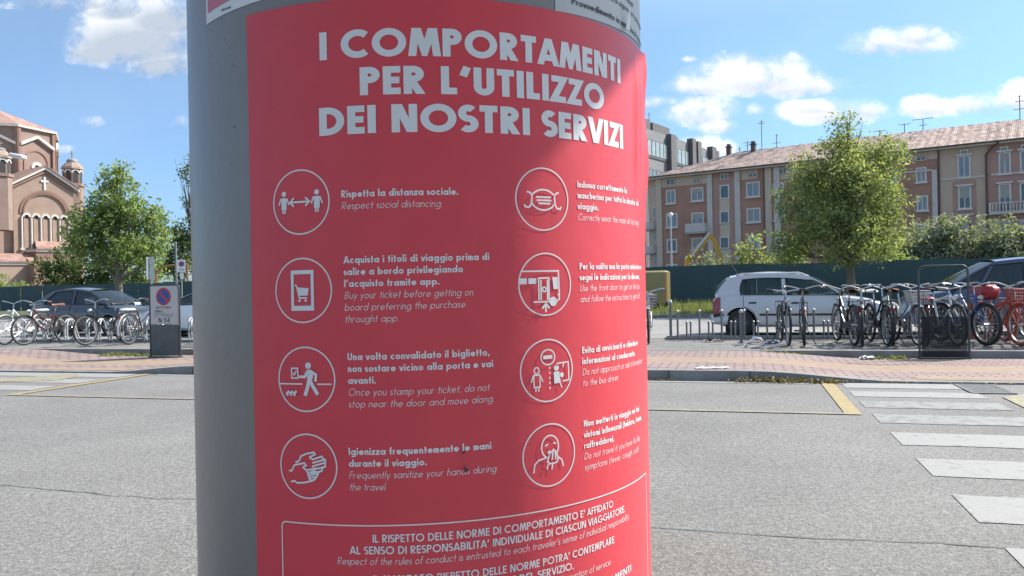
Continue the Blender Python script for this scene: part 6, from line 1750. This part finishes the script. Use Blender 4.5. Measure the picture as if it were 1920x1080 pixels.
def totem(label, u, v, sign):
    z0 = hk(u) - .005; t = thing('info_panel', label, 'street panel', W(u, v, z0), KROT)
    w_, h_ = .33, 1.38; r_ = .09
    path = [Vector((-w_, 0, 0)), Vector((-w_, 0, h_ - r_))] + [Vector((-w_ + r_ - r_ * math.cos(a), 0, h_ - r_ + r_ * math.sin(a))) for a in [PI / 2 * i / 6 for i in range(1, 7)]] + [Vector((w_ - r_ + r_ * math.sin(a), 0, h_ - r_ + r_ * math.cos(a))) for a in [PI / 2 * i / 6 for i in range(0, 7)]] + [Vector((w_, 0, 0))]
    m = MB(); m.tube(path, .017, 8); m.build('frame', M_fr, t, True)
    m = MB(); m.box((0, 0, .012), (.70, .10, .024)); m.build('foot', M_fr, t)
    if sign:
        m = MB(); m.bbox((0, 0, .33), (w_ * 2 - .05, .05, .58), .01); m.build('lower_panel', mat('dark_panel', (.075, .085, .09), .45, .2, 6), t)
        m = MB(); m.bbox((0, -.005, .99), (w_ * 2 - .05, .04, .72), .01); s_ = m.build('sign_plate', mat('aged_white_plate', (.46, .45, .44), .5, .08, 6), t)
        fn = lambda x, z, o: Vector((x, -.0255 - o, z)); roundel(s_, (0, 1.15), .165, fn)
        m = MB(); sf = lambda a, b, o: fn(a, b, .001 + o); text(m, 'VIA VITTORIO', -.17, .17, .925, .04, .17, .12, 0, sf); m.build('lettering', M_sg, s_); m = MB(); text(m, 'FERMATA', -.20, -.03, .86, .035, .17, .12, 0, sf); m.build('lettering', M_sg, s_); m = MB(); text(m, 'N 54', -.12, .13, .665, .085, .17, .16, 0, sf); m.build('lettering', M_sg, s_)
        m = MB()
        for i in range(3):
            P_ = [(-.22 + .044 * j, .76 + .028 * i + .028 * math.sin(j * .55 + i * .3) + .004 * j) for j in range(11)]
            for q in stroke_quads(P_, .010, .05): m.poly([fn(x, y, .001) for x, y in q])
        m.build('wave_mark', mat('sign_grey_print', (.20, .21, .22), .6), s_)
    else:
        pm = bpy.data.materials.new('smoked_panel'); pm.use_nodes = True; nt = pm.node_tree; tr_ = nt.nodes.new('ShaderNodeBsdfTransparent'); tr_.inputs[0].default_value = (.6, .63, .65, 1); mx = nt.nodes.new('ShaderNodeMixShader'); mx.inputs[0].default_value = .62
        nt.nodes['Principled BSDF'].inputs['Base Color'].default_value = (.02, .025, .028, 1); nt.nodes['Principled BSDF'].inputs['Roughness'].default_value = .3
        nt.links.new(nt.nodes['Principled BSDF'].outputs[0], mx.inputs[1]); nt.links.new(tr_.outputs[0], mx.inputs[2]); nt.links.new(mx.outputs[0], nt.nodes['Material Output'].inputs[0])
        m = MB(); m.box((0, 0, .33), (w_ * 2 - .05, .012, .6)); m.build('lower_panel', pm, t)
    return t
totem('empty dark tube frame with smoked lower panel standing before the right hand bicycles', 5.78, 2.93, False)
totem('white no parking street panel with dark lower half standing left of the pillar', -7.53, 2.48, True)

def pole_sign(label, px, Y, ytop, plates, lean=0):
    b = ground(px, Y); H = EH + ray(px, ytop)[2] * Y; t = thing('road_sign', label, 'road sign', b, math.atan2(b.y, b.x) - PI / 2)
    m = MB(); m.tube([(0, 0, 0), (0, 0, H)], .03, 8); m.build('pole', M_pole, t, True); return t, H
ps, H = pole_sign('small white no parking sign on a grey pole above the white car', 341, 40, 485, 0)
k = 40 / F; zz = lambda y: EH + ray(341, y)[2] * 40
m = MB(); m.box((0, -.045, (zz(487) + zz(510)) / 2), (14.5 * k, .02, 23 * k)); pl2 = m.build('sign_plate', M_sw, ps)
fn = lambda x, z, o: Vector((x, -.056 - o, z)); roundel(pl2, (0, zz(495)), 5 * k, fn)
m = MB(); sf = lambda a, b, o: fn(a, b, .001 + o); text(m, '0-24', -.1, .1, zz(507), .09, .17, .12, 0, sf); m.build('lettering', M_sg, pl2)
m = MB(); m.box((0.01, -.045, (zz(511) + zz(523)) / 2), (6.5 * k, .02, 12 * k)); m.build('lower_plate', M_sw, ps)
ps, H = pole_sign('grey pole carrying two sign backs beside the no parking panel', 284, 26, 482, 0)
k = 26 / F; zz = lambda y: EH + ray(284, y)[2] * 26
m = MB(); m.box((-5.6 * k, -.05, (zz(482) + zz(524)) / 2), (6 * k, .02, 42 * k), Matrix.Rotation(.5, 3, 'Z')); m.build('sign_plate', mat('sign_back_dark', (.28, .30, .31), .5), ps)
m = MB(); m.box((1.8 * k, -.05, (zz(482) + zz(526)) / 2), (7 * k, .02, 44 * k)); m.build('sign_plate', mat('sign_back', (.42, .43, .43), .5), ps)
b = ground(331, 58); t = thing('lamp_post', 'thin pale pole in front of the dark tree left of the pillar', 'pole', b)
m = MB(); m.tube([(0, 0, 0), (0, 0, 4.9)], [.09, .07], 8); m.build('pole', M_pole, t, True); m = MB(); m.lathe([(0, 4.9), (.1, 4.9), (.1, 5.0), (0, 5.05)], 8); m.build('cap', M_pole, t)
b = ground(312, 66); t = thing('hoop', 'orange brown curved hoop above the fence between the left signs', 'hoop', b)
k = 66 / F; zz = lambda y: EH + ray(312, y)[2] * 66
P_ = [Vector((-19 * k, 0, 0)), Vector((-19 * k, 0, zz(522))), Vector((-17 * k, 0, zz(510))), Vector((-11 * k, 0, zz(502.5))), Vector((-2 * k, 0, zz(499))), Vector((18 * k, 0, zz(497))), Vector((40 * k, 0, zz(496)))]
m = MB(); m.tube(P_, .09, 7); m.tube([Vector((40 * k, 0, 0)), P_[-1]], .09, 7); m.build('tube', mat('orange_brown_paint', (.36, .17, .06), .5), t, True)
b = ground(1260, 58); t = thing('street_lamp', 'slim street lamp with white globe in front of the brick apartments', 'street lamp', b)
k = 58 / F; zz = lambda y: EH + ray(1260, y)[2] * 58
m = MB(); m.tube([(0, 0, 0), (0, 0, zz(406))], [.075, .055], 8); m.build('pole', mat('pale_pole', (.48, .48, .47), .5), t, True)
m = MB(); H = zz(403); m.lathe([(0, H - .17)] + [(.17 * math.cos(R_(a)), H + .15 * math.sin(R_(a))) for a in range(-60, 91, 15)], 16); m.build('globe', mat('opal_globe', (.8, .8, .78), .3), t, True)
m = MB(); m.lathe([(.19, H - .02), (.20, H + .01), (.12, H + .15), (0, H + .19)], 16); m.build('cap', M_sw, t, True)
# LED street lamp reaching in from the left
b = ground(-70, 30); t = thing('street_lamp', 'white flat street lamp head on a long arm crossing the church at the left edge', 'street lamp', b)
k = 30 / F; zz = lambda y: EH + ray(20, y)[2] * 30
m = MB(); m.tube([(0, 0, 0), (0, 0, zz(306))], [.09, .06], 8); m.build('pole', M_pole, t, True)
m = MB(); m.tube([(0, 0, zz(307)), (96 * k, 0, zz(291))], [.03, .022], 7); m.tube([(0, 0, zz(335)), (50 * k, 0, zz(298))], .014, 5); m.build('arm', M_sw, t, True)
m = MB(); m.bbox((108 * k, 0, zz(293)), (27 * k, .34, .15), .04, Matrix.Rotation(.2, 3, 'Y')); m.build('lamp_head', M_sw, t, True)
m = MB(); m.box((108 * k, 0, zz(293) - .085), (18 * k, .2, .02), Matrix.Rotation(.2, 3, 'Y')); m.build('lens', mat('lamp_lens', (.7, .7, .68), .3), t)

# excavator arm folded up behind the fence
b = ground(1330, 52); t = thing('excavator', 'yellow excavator arm folded up above the fence in front of the brick apartments', 'excavator', b)
k = 52 / F; E_ = lambda px, py, o=0.0: Vector(((px - 1330) * k, o, EH + ray(1330, py)[2] * 52))
M_ey = mat('excavator_yellow', (.50, .30, .035), .5, .12, 4)
def boom(pts, ws, th, name_, par):
    m = MB()
    for (a, b_, wa, wb_) in zip(pts, pts[1:], ws, ws[1:]):
        d = (b_ - a).normalized(); n_ = Vector((-d.z, 0, d.x)); o = Vector((0, th / 2, 0))
        m.prism([a + n_ * wa - o, b_ + n_ * wb_ - o, b_ - n_ * wb_ - o, a - n_ * wa - o], [a + n_ * wa + o, b_ + n_ * wb_ + o, b_ - n_ * wb_ + o, a - n_ * wa + o])
    return m.build(name_, M_ey, par)
boom([E_(1284, 520), E_(1292, 484), E_(1312, 464), E_(1336, 439)], [.12, .17, .16, .09], .3, 'boom', t)
boom([E_(1332, 440), E_(1341, 452), E_(1352, 482), E_(1357, 515)], [.08, .13, .11, .06], .26, 'dipper_arm', t)
m = MB(); m.tube([E_(1296, 480, -.25), E_(1330, 437, -.25)], .07, 7); m.build('hydraulic_ram', M_chrome, t, True)
m = MB(); m.bbox(Vector((-2.6, 0, 1.2)), (2.8, 2.2, 1.3), .1); m.build('cab_body', M_ey, t); m = MB(); m.bbox(Vector((-2.4, 0, .35)), (3.2, 2.3, .7), .25); m.build('tracks', M_trim, t)
m = MB(); m.bbox(E_(1357, 528), (.8, .7, .6), .1); m.build('bucket', M_trim, t)

b = ground(1821, 46); t = thing('wooden_post', 'thin brown post standing between the two silvery bushes at the right', 'post', b)
k = 46 / F; H = EH + ray(1821, 402)[2] * 46
m = MB(); m.tube([(0, 0, 0), (.02, 0, H * .5), (0, 0, H)], [.10, .09, .07], 7); m.build('post', mat('brown_post', (.13, .09, .075), .85, .2, 5), t, True)

# slim bollard posts among the racks
def bollard(label, px, py, ytop, r_, m_, cat='bollard'):
    b = gp(px, py, .134); t = thing('bollard', label, cat, b); H = (ray(px, ytop)[2] * b.y + EH) - .134
    m = MB(); m.tube([(0, 0, 0), (0, 0, H)], r_, 8); m.build('post', m_, t, True)
    m = MB(); m.lathe([(0, H - .02), (r_ * 1.35, H - .02), (r_ * 1.35, H + .01), (r_ * .8, H + .035), (0, H + .045)], 10); m.build('cap', M_ball, t, True)
    m = MB(); m.lathe([(0, .012), (r_ * 2.4, .012), (r_ * 2.4, 0)], 10); m.build('foot', m_, t)
bollard('tall dark post between the pillar and the first ball topped posts', 1258, 634, 566, .028, M_rack)
bollard('stout ball topped post standing before the rack at the silver car rear wheel', 1390, 643, 584, .026, M_rack)

# litter, weeds and leaves
t = thing('crumpled_paper', 'crumpled white paper lying by the rack posts under the silver car', 'litter', W(3.15, 4.95, .134)); rl = random.Random(4)
m = MB(); m.grid(lambda a, b: (.2 * (a - .5), .14 * (b - .5), .03 + .07 * noise.noise((a * 4, b * 4, 1)) + .05 * math.sin(a * 3)), 9, 7); m.build('sheet', M_paper, t)
t = thing('plastic_bag', 'flattened blue plastic bag on the grey pavement by the rack', 'litter', W(3.42, 4.75, .138)); m = MB(); m.grid(lambda a, b: (.26 * (a - .5), .18 * (b - .5), .02 + .05 * noise.noise((a * 4, b * 4, 5))), 9, 7); m.build('film', mat('blue_film', (.05, .13, .30), .4), t)
t = thing('dark_rag', 'small dark rag lying at the foot of the rack posts', 'litter', W(2.4, 5.0, .136)); m = MB(); m.grid(lambda a, b: (.4 * (a - .5), .14 * (b - .5), .03 + .05 * noise.noise((a * 5, b * 4, 9))), 9, 6); m.build('cloth', M_blackp, t)
t = thing('crumpled_paper', 'small white paper scrap on the red paving left of the see through panel', 'litter', W(4.72, 2.8, hk(4.72) + .004)); m = MB(); m.grid(lambda a, b: (.2 * (a - .5), .14 * (b - .5), .03 + .06 * noise.noise((a * 4, b * 4, 3))), 7, 6); m.build('sheet', M_paper, t)
t = thing('crumpled_paper', 'torn white paper scraps on the kerb edge above the road', 'litter', W(2.55, .2, hk(2.55) + .006)); m = MB(); m.grid(lambda a, b: (.42 * (a - .5), .1 * (b - .5), .012 + .02 * noise.noise((a * 6, b * 4, 3))), 9, 4); m.build('sheet', M_paper, t)
M_dry = leaf_mat('dry_leaves', (.10, .075, .035), (.30, .235, .12), .2)
m = MB()
for _ in range(520):
    a = rl.random(); u = 2.85 + 1.15 * a + rl.gauss(0, .05); v = -.03 - abs(rl.gauss(0, .06)); z = .008 + abs(rl.gauss(0, .03)) * (1 - .5 * a)
    n_ = Vector((rl.gauss(0, 1), rl.gauss(0, 1), rl.gauss(1, 1))).normalized(); p = W(u, v, z); a_ = n_.orthogonal().normalized(); e = n_.cross(a_); s_ = rl.uniform(.014, .034)
    m.add([p - a_ * s_, p - e * s_ * .5, p + a_ * s_, p + e * s_ * .5], [(0, 1, 2, 3)])
for _ in range(140):
    u = rl.uniform(3.9, 6.5); v = rl.uniform(-.05, .01); p = W(u, v, hk(u) * .3 + .01); s_ = rl.uniform(.01, .022); a_ = Vector((rl.gauss(0, 1), rl.gauss(0, 1), .3)).normalized(); e = a_.orthogonal().normalized()
    m.add([p - a_ * s_, p - e * s_ * .5, p + a_ * s_, p + e * s_ * .5], [(0, 1, 2, 3)])
for _ in range(60):
    p = W(rl.uniform(1.75, 2.1), -.03 - abs(rl.gauss(0, .03)), .01 + rl.random() * .02); s_ = rl.uniform(.01, .024); a_ = Vector((rl.gauss(0, 1), rl.gauss(0, 1), .3)).normalized(); e = a_.orthogonal().normalized()
    m.add([p - a_ * s_, p - e * s_ * .5, p + a_ * s_, p + e * s_ * .5], [(0, 1, 2, 3)])
tag(m.build('fallen_leaves', M_dry), 'drift of dry fallen leaves along the foot of the kerb', 'leaves', kind='stuff')
m = MB()
def weeds(u0, u1, v0, v1, n, h):
    for _ in range(n):
        u, v = rl.uniform(u0, u1), rl.uniform(v0, v1); p = W(u, v, hk(u)); blades(m, p.x, p.y, p.z, h * rl.uniform(.3, .9), 4, .03)
weeds(-9.2, -7.7, 2.6, 3.0, 120, .1); weeds(-7.2, -6.0, 2.75, 3.0, 26, .08); weeds(4.75, 5.25, 2.75, 3.0, 34, .09); weeds(3.2, 3.9, 2.9, 3.03, 20, .05)
tag(m.build('weeds', M_grass), 'low weeds growing along the step between red and grey paving', 'weeds', kind='stuff')
